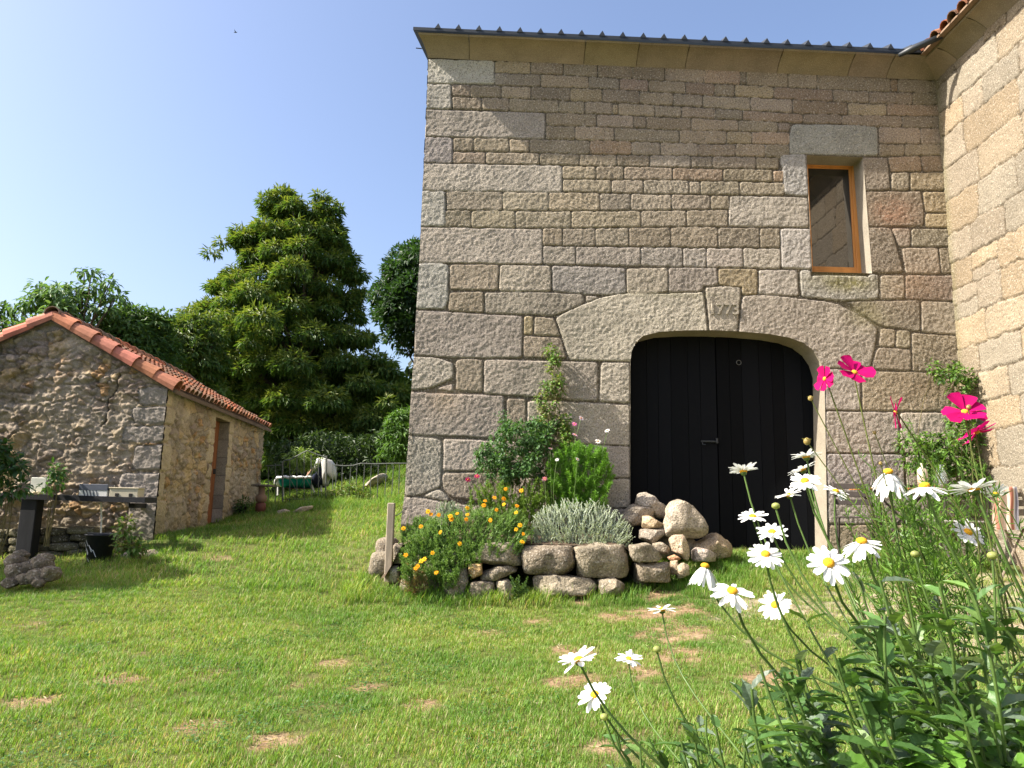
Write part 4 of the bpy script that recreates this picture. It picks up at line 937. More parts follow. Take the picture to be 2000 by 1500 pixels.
bp = gpt(192, 1098); bk = thing('black_bucket', 'black plastic bucket with white splashes under the plank table', 'bucket', tuple(bp)); mb = MB()
rb = 27*bp[1]/F; hb = 52*bp[1]/F; mb.lathe(bp, [(0, .01), (rb*.72, .0), (rb*.98, hb), (rb*1.06, hb), (rb*1.06, hb-.02), (rb*1.0, hb-.02), (rb*.93, hb-.01), (rb*.7, .03), (0, .03)], 28, (.02, .022, .026)); mb.build('body', M_PLAIN, bk, True)
mb = MB(); r_ = random.Random(3)
for k in range(9):
    t = r_.uniform(-2.6, -1.4); z0_ = r_.uniform(.15, .8)*hb; le = r_.uniform(.05, .12); rr = lambda z: rb*(.72+.26*z/hb)+.003
    V = []; 
    for (dt, dz) in ((-.035, 0), (.035, 0), (.25+.03, -le), (.25-.03, -le)):
        zz = max(.01, z0_+dz); V.append((bp[0]+rr(zz)*math.cos(t+dt), bp[1]+rr(zz)*math.sin(t+dt), bp[2]+zz))
    mb.add(V, [[0, 1, 2, 3]], None, (.5, .52, .53))
mb.build('paint_splash', M_PLAIN, bk)
mb = MB(); mb.tube([bp+[rb*math.cos(t), rb*math.sin(t)*.2-.0, hb+.01-.12*math.sin(t)*.0] for t in np.linspace(0, math.pi, 9)], .004, 6, (.2, .2, .2)); mb.build('handle', M_PLAIN, bk)
# low mossy wall in front of the gable
LWY = 11.05; lw0 = lp(-80, 1040, LWY)[0]; lw1 = lp(186, 1040, LWY)[0]; lo = thing('low_stone_wall', 'low dark mossy dry stone wall under the plank table', 'stone wall', ((lw0+lw1)/2, LWY, .4))
r_ = random.Random(5); x = lw0; mb = MB(); zt0 = lp(20, 1035, LWY)[2]; zt1 = lp(170, 1022, LWY)[2]
for rowi in range(4):
    x = lw0-r_.random()*.2
    while x < lw1:
        w = r_.uniform(.22, .5); P, T = ICO3; k = (np.abs(P)**4).sum(1)**(-.25); g = gz(x+w/2, LWY)-.05; zt = zt0+(zt1-zt0)*(x-lw0)/(lw1-lw0)-.03; h = (zt-g)/4
        P = P*k[:, None]*np.array([w*.52, .2, h*.56]); P = P+.02*np.array([mnoise.noise(Vector(v_*7+x*5)) for v_ in P])[:, None]+[x+w/2, LWY+.12+r_.uniform(-.02, .02), g+h*(rowi+.5)]
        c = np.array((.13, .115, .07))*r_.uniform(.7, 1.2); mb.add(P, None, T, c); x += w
mb.build('stones', M_ROCK, lo, True)
# piles of loose stones on the left
sp_ = [(18, 1098, 17), (45, 1112, 15), (22, 1120, 20), (62, 1108, 19), (78, 1092, 13), (60, 1128, 15), (85, 1122, 16), (38, 1133, 11), (10, 1140, 12), (68, 1140, 9), (30, 1085, 12)]
words = ['high on the left side', 'in the upper middle', 'largest, left of middle', 'large, right of middle', 'highest on the right', 'in the lower middle', 'furthest right', 'low left of middle', 'at the bottom left corner', 'smallest, low right of middle', 'topmost in the middle']
for i, (px, py, r0) in enumerate(sp_):
    Y = 8.75-(py-1085)*.006; pl = [(px+r0*1.3*random.uniform(.8, 1.2)*math.cos(t), py+r0*.95*random.uniform(.8, 1.2)*math.sin(t)) for t in np.linspace(0, 5.6, 8)]
    rock('loose_stone', pl, Y, r0*Y/F*1.25, np.array((.165, .135, .095))*random.uniform(.75, 1.25), 3.6, .03, 200+i, None, 'brown heap stone '+words[i]+', by the black table post', 'stone', 'heap of stones by the black table post')
for (pl, lb) in (([(225, 1085), (240, 1078), (262, 1080), (268, 1090), (228, 1094)], 'flat tan stone lying at the foot of the shed wall under the plants'), ([(262, 1080), (288, 1074), (302, 1086), (298, 1094), (270, 1090)], 'flat pinkish stone at the foot of the shed corner'),
        ([(535, 998), (552, 994), (566, 999), (560, 1008), (538, 1007)], 'flat pale stone in the grass beyond the shed'), ([(563, 1001), (585, 990), (608, 987), (606, 994), (580, 1003), (564, 1007)], 'long flat stone in the grass beyond the shed, nearest the gate')):
    g = gpt(pl[0][0]+15, pl[-1][1]); rock('flat_stone', pl, g[1], .16, (.42, .34, .25), 3, .01, len(lb), None, lb, 'stone')
# stacked pot and slab by the far end of the shed
g = gpt(508, 1004); pot = thing('stone_stand', 'flat stone slab on a reddish pot stack by the far corner of the shed', 'stand', tuple(g)); k = g[1]/F; mb = MB()
mb.lathe(g, [(0, 0), (8*k, 0), (10*k, 12*k), (9*k, 20*k), (6*k, 22*k)], 16, (.12, .04, .03)); mb.lathe(g, [(6*k, 22*k), (10*k, 24*k), (11*k, 32*k), (9*k, 36*k), (6*k, 37*k), (6*k, 52*k)], 16, (.20, .13, .09)); mb.build('pot', M_PLAIN, pot, True)
mb = MB(); mb.box(g+[-16*k, -16*k, 52*k], g+[20*k, 20*k, 56*k], (.14, .12, .10), bev=.01); mb.build('slab', M_ROCK, pot)
g = gpt(470, 1006); k = g[1]/F; pp = thing('plant_pot', 'dark flower pot standing against the shed wall past the door', 'pot', tuple(g)); mb = MB(); mb.lathe(g, [(0, 0), (8*k, 0), (11*k, 16*k), (12*k, 16*k), (12*k, 14*k), (10*k, 14*k), (0, 13*k)], 16, (.03, .03, .03)); mb.build('body', M_PLAIN, pp, True)

# ------------------------------------------------------------------ iron fence and gate
FY = 16.6
def zrow(x): return gz(x, FY)
fence = thing('iron_fence', 'thin rusty green iron rod fence between the shed and the barn', 'fence', (-2.8, FY, zrow(-2.8))); r_ = random.Random(6)
xs0 = lp(655, 940, FY)[0]; xs1 = lp(812, 940, FY)[0]; x = xs0; mb = MB(); rail = []
while x < xs1:
    zt = lp(700, 905, FY)[2]+r_.uniform(-.03, .03); mb.tube([(x, FY, zrow(x)-.05), (x+r_.uniform(-.02, .02), FY, zt)], .010, 5); x += .155+r_.uniform(-.01, .01)
mb.build('rods', M_IRON, fence)
rp2 = [lp(px, py, FY) for px, py in ((652, 908), (670, 910), (690, 909), (705, 905), (730, 906), (770, 905), (815, 905))]
mb = MB(); mb.tube(rp2, .014, 6); mb.tube([p-[0, 0, .85] for p in rp2], .012, 6); mb.build('rail', M_IRON, fence)
gate = thing('iron_gate', 'arched scrolled iron gate standing left of the rod fence', 'gate', tuple(lp(600, 990, FY))); mb = MB()
gx0, gx1 = lp(520, 930, FY)[0], lp(655, 930, FY)[0]
top = [lp(px, py, FY) for px, py in ((552, 902), (556, 899), (566, 898), (575, 893), (590, 885), (600, 880))]
mb.tube(top, .013, 6); mb.tube([lp(552, 902, FY), lp(552, 990, FY)], .018, 6); mb.tube([lp(638, 890, FY), lp(635, 990, FY)], .02, 6)
mb.tube([lp(600, 880, FY), lp(620, 888, FY), lp(638, 893, FY)], .013, 6); mb.tube([lp(520, 910, FY), lp(552, 908, FY)], .012, 6); mb.tube([lp(552, 975, FY), lp(636, 975, FY)], .012, 6); mb.build('frame', M_IRON, gate)
mb = MB()
for px in range(524, 655, 14):
    t_ = float(np.interp(px, [520, 552, 600, 638, 655], [908, 900, 884, 895, 908])); mb.tube([lp(px, t_+2, FY), lp(px, 988, FY)], .009, 5)
for px in (580, 612): mb.tube([lp(px-14, 935, FY), lp(px, 912, FY), lp(px+14, 935, FY), lp(px, 960, FY), lp(px-14, 935, FY)], .008, 5)
mb.build('rods', M_IRON, gate)
# wooden stake by the flower bed with its wire
g = gpt(762, 1110); sx = lp(762, 1040, 9.35); post = thing('wooden_stake', 'grey weathered square stake at the left end of the flower bed', 'post', (sx[0], 9.35, gz(sx[0], 9.35))); mb = MB()
mb.box((sx[0]-.045, 9.31, gz(sx[0], 9.35)-.2), (sx[0]+.045, 9.40, lp(762, 982, 9.35)[2]), (.30, .25, .19), bev=.01); mb.build('stake', M_WOOD, post)
mb = MB(); mb.tube([lp(766, 1008, 9.38), lp(776, 1006, 9.7), lp(782, 1002, 10.1), lp(792, 994, WY-.02)], .006, 5); mb.build('wire', M_IRON, post)

# ------------------------------------------------------------------ covered garden cradle behind the fence
CYd = 18.2
cr = thing('cradle', 'turquoise and white cradle with dark blue hood draped in white cloth behind the iron gate', 'cradle', tuple(lp(600, 960, CYd)))
def zc(a, b): return lp(500+a/10, 860+b/10, CYd)
n = 28; prof = [(0.0, 1), (.35, 1), (.8, .9), (1, .62)]
xs_ = np.linspace(0, 1, n); V = []; A = zc(400, 800); B = zc(1340, 800)
def hullrow(t):
    top = np.interp(t, [0, .08, .2, .5, .78, 1], [860, 760, 740, 745, 745, 700]); bot = np.interp(t, [0, .06, .2, .6, 1], [880, 905, 925, 940, 925]); wd = .42*math.sqrt(max(.02, 1-(2*t-1)**4)); return top, bot, wd
mb = MB(); V = []; m_ = 12; CC = []
for t in xs_:
    top, bot, wd = hullrow(t); x = 395+t*960
    for k in range(m_):
        ph = math.pi*k/(m_-1); z = top+(bot-top)*math.sin(ph)**.8; p = zc(x, z); V.append(p+[0, -wd*math.cos(ph), 0])
        CC.append((.72, .74, .74) if t < .12 else (.02, .32, .27) if t < .80 else (.02, .03, .05))
Q = [[i*m_+k, i*m_+k+1, (i+1)*m_+k+1, (i+1)*m_+k] for i in range(n-1) for k in range(m_-1)]; mb.add(V, Q, None, np.array(CC)); mb.build('body', M_CLOTH, cr, True)
mb = MB(); pts = []
for t in np.linspace(0, .84, 16): top, b_, wd = hullrow(t); pts.append(zc(395+t*960, top-8+10*math.sin(t*40))+[0, -wd-.01, 0])
mb.tube(pts, .035, 8, (.75, .76, .75)); mb.build('rim_cloth', M_CLOTH, cr, True)
mb = MB(); mb.box(zc(600, 935)+[0, -.3, 0], zc(1160, 955)+[0, .3, 0], (.10, .06, .05)); mb.build('base', M_CLOTH, cr)
for (a1_, b1_, a2_, b2_) in ((500, 920, 505, 1080), (600, 930, 612, 1110), (1150, 880, 1215, 1060), (1330, 880, 1340, 1090)):
    mb = MB(); mb.tube([zc(a1_, b1_)+[0, -.3, 0], zc(a2_, b2_)+[0, -.34, 0]], .022, 6, (.6, .6, .58)); mb.build('leg', M_PLAIN, cr)
def shell(poly, y0_, th, colr, name, bulge=.12, sub=5):
    P = np.array([zc(*p) for p in poly]); c = P.mean(0); V = []; n_ = len(P)
    for j in range(sub+1):
        f = 1-j/sub; q_ = c+(P-c)*f; q_[:, 1] += y0_-bulge*(1-f*f); V.append(q_)
    for q_ in [V[0]+[0, th, 0]]: V.append(q_)
    V = np.concatenate(V); Q = [[j*n_+i, j*n_+(i+1) % n_, (j+1)*n_+(i+1) % n_, (j+1)*n_+i] for j in range(sub) for i in range(n_)]
    Q += [[(sub+1)*n_+i, (sub+1)*n_+(i+1) % n_, (i+1) % n_, i] for i in range(n_)]; mb = MB(); mb.add(V, Q, None, colr); return mb.build(name, M_CLOTH, cr, True)
shell([(1140, 760), (1150, 690), (1220, 620), (1300, 540), (1345, 420), (1385, 470), (1390, 700), (1370, 880), (1190, 870), (1145, 820)], -.36, .7, (.025, .03, .055), 'hood')
shell([(1150, 690), (1215, 600), (1225, 480), (1270, 380), (1350, 350), (1350, 420), (1290, 540), (1210, 640)], -.42, .5, (.74, .74, .74), 'hood_cloth', .08)
shell([(1345, 350), (1450, 380), (1510, 450), (1560, 640), (1550, 770), (1500, 690), (1440, 720), (1400, 800), (1385, 900), (1365, 700), (1350, 480)], -.44, .6, (.55, .53, .49), 'draped_cloth', .08)
props(cr.children[-1], 'white cloth hanging down the back of the hood')
shell([(960, 690), (1000, 600), (1040, 530), (1110, 525), (1200, 560), (1180, 640), (1110, 720), (980, 720)], .1, .3, (.34, .2, .14), 'blanket', .1)

# ------------------------------------------------------------------ table and chairs in the right corner
DK = (.055, .045, .04)
TYY = 9.45; tb = thing('garden_table', 'folding slatted garden table with an orange top edge in the corner by the wall', 'table', tuple(lp(1780, 1090, TYY)*[1, 1, 0]+[0, 0, gz(lp(1780, 1090, TYY)[0], TYY)]))
x0_, x1_ = lp(1700, 955, TYY)[0], lp(1862, 955, TYY)[0]; zt_ = lp(1780, 953, TYY)[2]; mb = MB()
for k in range(6): mb.box((x0_, TYY+k*.1, zt_-.025), (x1_, TYY+k*.1+.085, zt_), (.48, .20, .07), bev=.004)
mb.build('tabletop', M_WOOD, tb)
for (xa, xb) in ((x0_+.08, x1_-.12), (x1_-.08, x0_+.12)):
    for yy in (TYY+.08, TYY+.5): mb = MB(); mb.box((-.012, -.012, 0), (.012, .012, 1), DK); zg = gz(xb, yy); mb = MB(); mb.tube([(xa, yy, zt_-.03), (xb, yy, zg)], .014, 6, DK); mb.build('leg', M_WOOD, tb)
def chair(name, label, cx, cy, wdt, zseat, zback, rz, col, seatc=None, sl=3):
    zg = gz(cx, cy); o = thing(name, label, 'chair', (cx, cy, zg), rz, 'folding chairs round the garden table'); c, s = math.cos(rz), math.sin(rz)
    def Wp(x, y, z): return (cx+x*c-y*s, cy+x*s+y*c, z)
    def bar(p, q_, r=.013, nm='leg', cc=col): mb = MB(); mb.tube([Wp(*p), Wp(*q_)], r, 6, cc); return mb.build(nm, M_WOOD, o)
    h = wdt/2
    for sx in (-h, h): bar((sx, -.20, zg), (sx, .22, zback), .014); bar((sx*.9, .2, zg), (sx*.9, -.2, zseat), .013)
    def slab(x0, x1, y0, y1, z0, z1, nm, cc):
        mb = MB(); m2 = MB(); m2.box((x0, y0, z0), (x1, y1, z1), cc, bev=.004); V = np.array([Wp(*v_) for v_ in np.concatenate(m2.v)]); mb.add(V, np.concatenate(m2.q), np.concatenate(m2.t), cc); return mb
    mb = MB()
    for k in range(5): m2 = slab(-h, h, -.19+k*.08, -.12+k*.08, zseat-.012, zseat+.008, '', seatc or col); mb.add(np.concatenate(m2.v), np.concatenate(m2.q), np.concatenate(m2.t), seatc or col)
    mb.build('seat', M_WOOD, o); mb = MB()
    for k in range(sl): z = zback-.02-k*.10; m2 = slab(-h, h, .19-k*.02, .21-k*.02, z-.07, z, '', col); mb.add(np.concatenate(m2.v), np.concatenate(m2.q), np.concatenate(m2.t), col)
    mb.build('backrest', M_WOOD, o); return o
c1 = lp(1668, 1000, 9.3); chair('folding_chair', 'dark folding chair at the left end of the garden table', c1[0], 9.3, .42, lp(1668, 1010, 9.3)[2], lp(1668, 940, 9.3)[2], R(-20), DK)
c2 = lp(1880, 1000, 8.9); chair('folding_chair', 'dark slatted folding chair with grey seat in front of the garden table', c2[0], 8.9, .50, lp(1880, 1018, 8.9)[2], lp(1880, 941, 8.9)[2], R(175), DK, (.30, .27, .25), 1)
c3 = lp(1975, 1000, 8.2); ch3 = chair('folding_chair', 'weathered wooden chair with a striped cloth over its back at the far right', c3[0]+.16, 8.25, .42, lp(1970, 1030, 8.2)[2], lp(1970, 955, 8.2)[2], R(100), (.2, .16, .12))
x0_, x1_ = lp(1938, 1000, 8.0)[0], lp(1986, 1000, 8.0)[0]; zt2 = lp(1960, 954, 8.0)[2]; zb2 = lp(1960, 1038, 8.0)[2]; V = []; CC = []; nx, nzz = 25, 22
for j in range(nzz):
    v = j/(nzz-1)
    for i in range(nx):
        u = i/(nx-1); drop = v*1.25
        z = zt2-(zt2-zb2)*max(0, drop-.12)/1.13+.02*math.sin(min(drop, .12)/.12*math.pi*.5); y = 8.0-.03+(.14*(1-drop/.12) if drop < .12 else 0)+.012*math.sin(u*15+v*2)*min(1, v*3)
        V.append((x0_+(x1_-x0_)*u+.01*math.sin(v*6), y, z)); CC.append((.40, .17, .12) if (.06 < u < .17 or .66 < u < .80) else (.62, .60, .60) if .86 < u < .91 else (.16, .15, .17) if u > .91 else (.62, .47, .36))
Q = [[j*nx+i, j*nx+i+1, (j+1)*nx+i+1, (j+1)*nx+i] for j in range(nzz-1) for i in range(nx-1)]; mb = MB(); mb.add(V, Q, None, np.array(CC)); mb.add(np.array(V)+[0, .012, 0], Q, None, np.array(CC))
props(mb.build('striped_cloth', M_CLOTH, None, True), 'cream cloth with red and grey stripes hanging over the rightmost chair', 'cloth')
by = TYY+.12; bt = lp(1800, 905, by); bb_ = np.array([bt[0], by, zt_]); H_ = bt[2]-zt_; rr = .062; mb = MB()
mb.lathe(bb_, [(0, .001), (rr, .001), (rr, H_*.62), (rr*.85, H_*.76), (rr*.35, H_*.85), (rr*.3, H_*.97), (rr*.38, H_), (0, H_)], 24, (.55, .47, .36)); props(mb.build('bottle', M_PLAIN, None, True), 'cream stoneware bottle standing on the garden table', 'bottle')
jt = lp(1836, 908, by); jb = np.array([jt[0], by, zt_]); H_ = jt[2]-zt_; mb = MB(); mb.lathe(jb, [(0, .001), (.085, .002), (.09, H_*.35), (.07, H_*.6), (.045, H_*.8), (.05, H_), (.044, H_), (.04, H_*.8), (.064, H_*.6), (.084, H_*.35), (.08, .01), (0, .01)], 24); props(mb.build('glass_jar', M_GLASS, None, True), 'clear glass jar beside the cream bottle on the garden table', 'jar')
# a bird far up in the sky
bd = at(460, 63, 60); mb = MB(); mb.tube([bd+[-.16, 0, -.02], bd, bd+[.16, 0, .01]], [.01, .05, .01], 6, (.03, .03, .03)); mb.add([bd+[-.05, 0, 0], bd+[.06, 0, 0], bd+[-.02, .3, .12], bd+[-.02, -.3, .1]], None, [[0, 1, 2], [0, 1, 3]], (.03, .03, .03)); props(mb.build('bird', M_PLAIN), 'tiny dark bird flying high over the shed', 'bird')
# ------------------------------------------------------------------ leaves
def unit(a): return a/(np.linalg.norm(a, axis=-1, keepdims=True)+1e-9)
LT = {'diamond': (np.array([[0, 0, 0], [.45, .5, .06], [1, 0, -.12], [.45, -.5, .06]]), None, [[0, 1, 2], [0, 2, 3]]),
      'lance': (np.array([[0, 0, 0], [.25, .38, .05], [.25, 0, -.02], [.25, -.38, .05], [.6, .46, .03], [.6, 0, -.05], [.6, -.46, .03], [1, 0, -.22]]), [[1, 4, 5, 2], [2, 5, 6, 3]], [[0, 1, 2], [0, 2, 3], [4, 7, 5], [5, 7, 6]]),
      'serrate': None}
def _serr():
    V = [[0, 0, 0]]; Q = []; T = []; xs = np.linspace(0, 1, 9); 
    for i, x in enumerate(xs[1:-1]):
        w = .5*math.sin(math.pi*min(1, x*1.05)**.85)**.8*(1.0 if i % 2 else .74); z = .07*w-.25*x*x
        V += [[x, w, z+.05], [x-.02, 0, z-.02], [x, -w, z+.05]]
    V.append([1, 0, -.27]); n = len(xs)-2
    T += [[0, 1, 2], [0, 2, 3]]
    for i in range(n-1): a = 1+3*i; b = a+3; Q += [[a, b, b+1, a+1], [a+1, b+1, b+2, a+2]]
    a = 1+3*(n-1); L_ = len(V)-1; T += [[a, L_, a+1], [a+1, L_, a+2]]
    return np.array(V, float), Q, T
LT['serrate'] = _serr()
def leaves(mb, P, D, U, L, W, C, kind='diamond'):
    """P base points, D direction, U roughly the upper-side normal, L length, W width"""
    tv, q, t = LT[kind]; n = len(P); D = unit(D); S_ = unit(np.cross(D, U)); N_ = np.cross(S_, D)
    L = np.broadcast_to(L, n)[:, None, None]; W = np.broadcast_to(W, n)[:, None, None]
    V = P[:, None]+tv[None, :, 0:1]*L*D[:, None]+tv[None, :, 1:2]*W*S_[:, None]+tv[None, :, 2:3]*L*N_[:, None]
    k = len(tv); off = (np.arange(n)*k)[:, None, None]
    Q = (np.array(q)[None]+off).reshape(-1, 4) if q else None; T = (np.array(t)[None]+off).reshape(-1, 3)
    cc = np.repeat(np.broadcast_to(C, (n, 3)), k, 0)
    mb.add(V.reshape(-1, 3), Q, T, cc)
def rdir(n, r=None):
    v = RNG.normal(size=(n, 3)); return unit(v)
def pick(cols, n, var=.2):
    cols = np.array(cols); c = cols[RNG.integers(0, len(cols), n)]; return c*RNG.uniform(1-var, 1+var, (n, 1))
def polyarea_pts(A, n, margin=0):
    lo = A.min(0); hi = A.max(0); out = []
    while len(out) < n:
        p = RNG.uniform(lo, hi, (n*3, 2)); ok = inpoly(p[:, 0], p[:, 1], A); out += list(p[ok])
    return np.array(out[:n])
def edge_dist(P, A):
    d = np.full(len(P), 1e9)
    for i in range(len(A)):
        a = A[i]; b = A[(i+1) % len(A)]; ab = b-a; t = np.clip(((P-a) @ ab)/(ab @ ab+1e-9), 0, 1); d = np.minimum(d, np.hypot(*(P-a-t[:, None]*ab).T))
    return d
def tree(name, label, cat, poly, Y, ncl, rcl, nleaf, L, W, cols, kind='diamond', trunk=None, thick=1.2, droop=.5, group=None, branch=True, flat=.65, dmax=3.5, sun=None, tips=None, gaps=None, boughs=None):
    A = np.array([at(x, y, Y) for x, y in poly])[:, [0, 2]]; C2 = polyarea_pts(A, ncl*6); d = edge_dist(C2, A); C2 = C2[d > rcl*.32]
    d = edge_dist(C2, A)
    if gaps is not None: g_ = fbm(C2[:, 0]*.42, C2[:, 1]*.55, 17, 3) > gaps; C2 = C2[g_]; d = d[g_]
    # prefer an even spread
    keep = [0]
    dm = np.full(len(C2), 1e9)
    for _ in range(ncl-1):
        dm = np.minimum(dm, np.hypot(*(C2-C2[keep[-1]]).T)+0); keep.append(int(np.argmax(dm*(RNG.uniform(.6, 1, len(C2))))))
    C2 = C2[keep]; d = d[keep]; dep = np.minimum(d*thick, dmax)
    base_x = np.mean(C2[:, 0]) if trunk is None else at(trunk, 800, Y)[0]; zg = tz1(base_x, Y)
    o = thing(name, label, cat, (base_x, Y, zg), 0, group)
    mb = MB(); cen = []
    for lay in range(2):
        for i in range(len(C2)):
            y = Y+(-dep[i]*RNG.uniform(.55, 1.0) if lay == 0 else dep[i]*RNG.uniform(-.4, 1.0)); cen.append((C2[i, 0]+RNG.normal()*.1, y, C2[i, 1]))
    cen = np.array(cen); rad = np.minimum(rcl*RNG.uniform(.6, 1.25, len(cen)), np.tile(d, 2)*1.05+.12*rcl)
    if boughs is not None:
        B = np.array(boughs, float); P0 = np.array([at(b[0], b[1], Y) for b in B]); R0 = B[:, 2]*Y/F*1.06; D0 = np.minimum(edge_dist(P0[:, [0, 2]], A)*thick, dmax); cen = []; rad = []
        for p_, r_, d_ in zip(P0, R0, D0):
            for sg in (-1, .1, .9):
                cen.append(p_+[RNG.normal()*.12, sg*d_*RNG.uniform(.7, 1.05), RNG.normal()*.12]); rad.append(r_*(1 if sg < 0 else 1.05))
                for _ in range(2): q_ = RNG.normal(size=3)*r_*.55; cen.append(cen[-1]+q_*[1, 1, .6]); rad.append(r_*RNG.uniform(.35, .6))
        cen = np.array(cen); rad = np.array(rad)
    n = nleaf; pr = rad**2/np.sum(rad**2); idx = RNG.choice(len(cen), n, p=pr)
    u = rdir(n); u[:, 2] = np.abs(u[:, 2])*.9-.25; u = unit(u); rr = RNG.uniform(.55, 1.0, n)**.5
    P = cen[idx]+u*(rad[idx]*rr)[:, None]*np.array([1, 1, flat])
    # leaves hang in whorls at twig tips
    D = u*.8+rdir(n)*.7; D[:, 2] -= droop; U_ = u+np.array([0, 0, 1.])
    C = pick(cols, n, .25)
    if tips is not None: w = (u[:, 2] > .25)[:, None]*RNG.uniform(0, 1, (n, 1)); C = C*(1-w)+np.array(tips)*w
    leaves(mb, P, D, U_, L*RNG.uniform(.7, 1.2, n), W*RNG.uniform(.8, 1.2, n), C, kind)
    mb.build('crown', M_LEAF, o)
    if branch:
        mb = MB(); top = A[:, 1].max(); hx = base_x; H_ = top-zg
        tp = [np.array([hx, Y, zg-.2])+np.array([.15*math.sin(k*1.7), .1*math.cos(k*2.1), H_*.92*k/7]) for k in range(8)]; r0 = H_*.022
        mb.tube(tp, [r0*(1-k/8.2) for k in range(8)], 8)
        for i in RNG.choice(len(cen), min(len(cen), 46), replace=False):
            c = cen[i]; k = min(.85, max(.12, (c[2]-zg)/H_*.75)); s = tp[int(k*7)]; m_ = (s+c)/2+[0, 0, .25]
            mb.tube([s, m_, c], [r0*(1-k)*.45+.01, r0*.2, .012], 5)
        mb.build('trunk', M_BARK, o, True)
    return o
GCH = [(.075, .145, .027), (.10, .175, .03), (.055, .11, .024), (.135, .195, .042)]
tree('chestnut_tree', 'tall chestnut tree with yellow-green catkins rising between shed and barn', 'tree',
     [(550, 368), (585, 382), (600, 402), (628, 388), (650, 420), (657, 455), (692, 492), (688, 540), (708, 570), (688, 600), (712, 640), (745, 690), (775, 725), (800, 770), (812, 910), (520, 910), (515, 830), (440, 790), (350, 735), (328, 690), (348, 640), (395, 622), (412, 578), (432, 545), (470, 532), (492, 505), (460, 478), (470, 458), (512, 460), (503, 432), (522, 400)],
     26, 150, 1.05, 120000, .25, .065, GCH, 'diamond', 590, 1.0, .55, dmax=4.2, tips=(.22, .25, .05), flat=.85, boughs=[(555, 388, 20), (540, 410, 24), (570, 418, 26), (602, 425, 22), (628, 398, 12), (642, 420, 20), (645, 450, 21), (490, 482, 24), (470, 468, 14), (520, 460, 24), (560, 460, 28), (610, 470, 28), (652, 482, 23), (680, 500, 16), (500, 520, 27), (548, 512, 28), (600, 512, 30), (650, 525, 26), (688, 545, 18), (703, 570, 11), (460, 545, 24), (430, 562, 20), (480, 572, 28), (532, 562, 30), (590, 562, 32), (640, 577, 26), (683, 597, 20), (418, 602, 25), (470, 617, 30), (530, 612, 33), (590, 622, 33), (650, 627, 24), (700, 622, 13), (382, 642, 25), (345, 647, 14), (430, 652, 32), (492, 667, 33), (560, 672, 35), (622, 682, 30), (680, 667, 27), (718, 657, 13), (362, 692, 28), (412, 712, 30), (470, 722, 33), (540, 732, 35), (610, 742, 35), (680, 722, 30), (730, 702, 20), (760, 732, 18), (450, 772, 33), (520, 792, 35), (590, 792, 35), (660, 792, 35), (722, 762, 28), (770, 782, 25), (540, 852, 36), (610, 852, 40), (680, 852, 36), (740, 832, 34), (790, 852, 28), (395, 615, 18), (372, 655, 24), (385, 700, 28), (350, 735, 24), (400, 750, 30), (440, 690, 30), (540, 880, 30), (600, 875, 32), (660, 880, 32), (720, 870, 30)])
tree('dark_tree', 'dark green tree half hidden behind the left edge of the barn', 'tree',
     [(815, 468), (795, 485), (768, 512), (762, 540), (735, 560), (722, 592), (732, 622), (752, 642), (742, 668), (770, 692), (800, 705), (930, 720), (960, 520), (900, 450)],
     31, 45, 1.2, 30000, .26, .11, [(.028, .065, .02), (.035, .08, .022), (.022, .05, .018)], 'diamond', 860, 1.2, .2, dmax=4)
tree('walnut_tree', 'loose leafy walnut tree reaching above the ridge of the shed', 'tree',
     [(45, 530), (72, 522), (92, 548), (120, 556), (140, 545), (150, 520), (180, 517), (190, 545), (208, 545), (225, 540), (248, 578), (238, 600), (216, 605), (205, 640), (212, 720), (60, 720), (45, 640), (30, 600), (52, 590)],
     18.5, 26, .40, 2500, .21, .085, [(.11, .20, .07), (.09, .17, .06), (.14, .23, .08)], 'lance', 130, .9, .7, dmax=1.6)
tree('fruit_tree', 'bright leafy tree at the left edge behind the shed roof', 'tree', [(-40, 590), (0, 583), (25, 598), (60, 625), (100, 620), (120, 700), (-60, 720), (-120, 640)], 20, 16, .50, 2800, .18, .08, [(.07, .14, .03), (.09, .16, .035)], 'lance', 10, 1, .5, dmax=2)
tree('round_tree', 'dense round dark green tree just right of the shed ridge', 'tree', [(212, 645), (228, 618), (250, 602), (285, 598), (318, 606), (330, 640), (333, 700), (350, 790), (240, 760), (212, 690)], 20, 36, .6, 14000, .17, .075, [(.075, .15, .035), (.06, .12, .03), (.105, .18, .042)], 'diamond', 275, 1.1, .5, dmax=2.2)
tree('small_tree', 'yellow-green young tree between the round tree and the chestnut', 'tree', [(325, 660), (345, 632), (375, 612), (410, 610), (430, 650), (440, 800), (330, 760)], 22, 24, .6, 8000, .2, .07, GCH, 'diamond', 375, 1, .5, dmax=2, tips=(.15, .18, .04))
tree('sunlit_shrub', 'bright green upright shrub behind the fence by the barn corner', 'shrub', [(775, 800), (790, 790), (812, 800), (815, 905), (762, 905), (748, 870), (758, 840), (762, 815)], 17.8, 26, .24, 2600, .15, .04, [(.08, .17, .028), (.11, .21, .035), (.05, .11, .02)], 'lance', 785, 1, .6, dmax=1, branch=False)
tree('sapling', 'slender pale leafed sapling behind the iron gate', 'shrub', [(565, 905), (580, 880), (600, 868), (618, 885), (625, 910), (600, 925), (575, 925)], 17.2, 10, .22, 420, .16, .04, [(.16, .24, .06), (.2, .28, .08)], 'lance', 598, 1, .3, dmax=.4, branch=False)
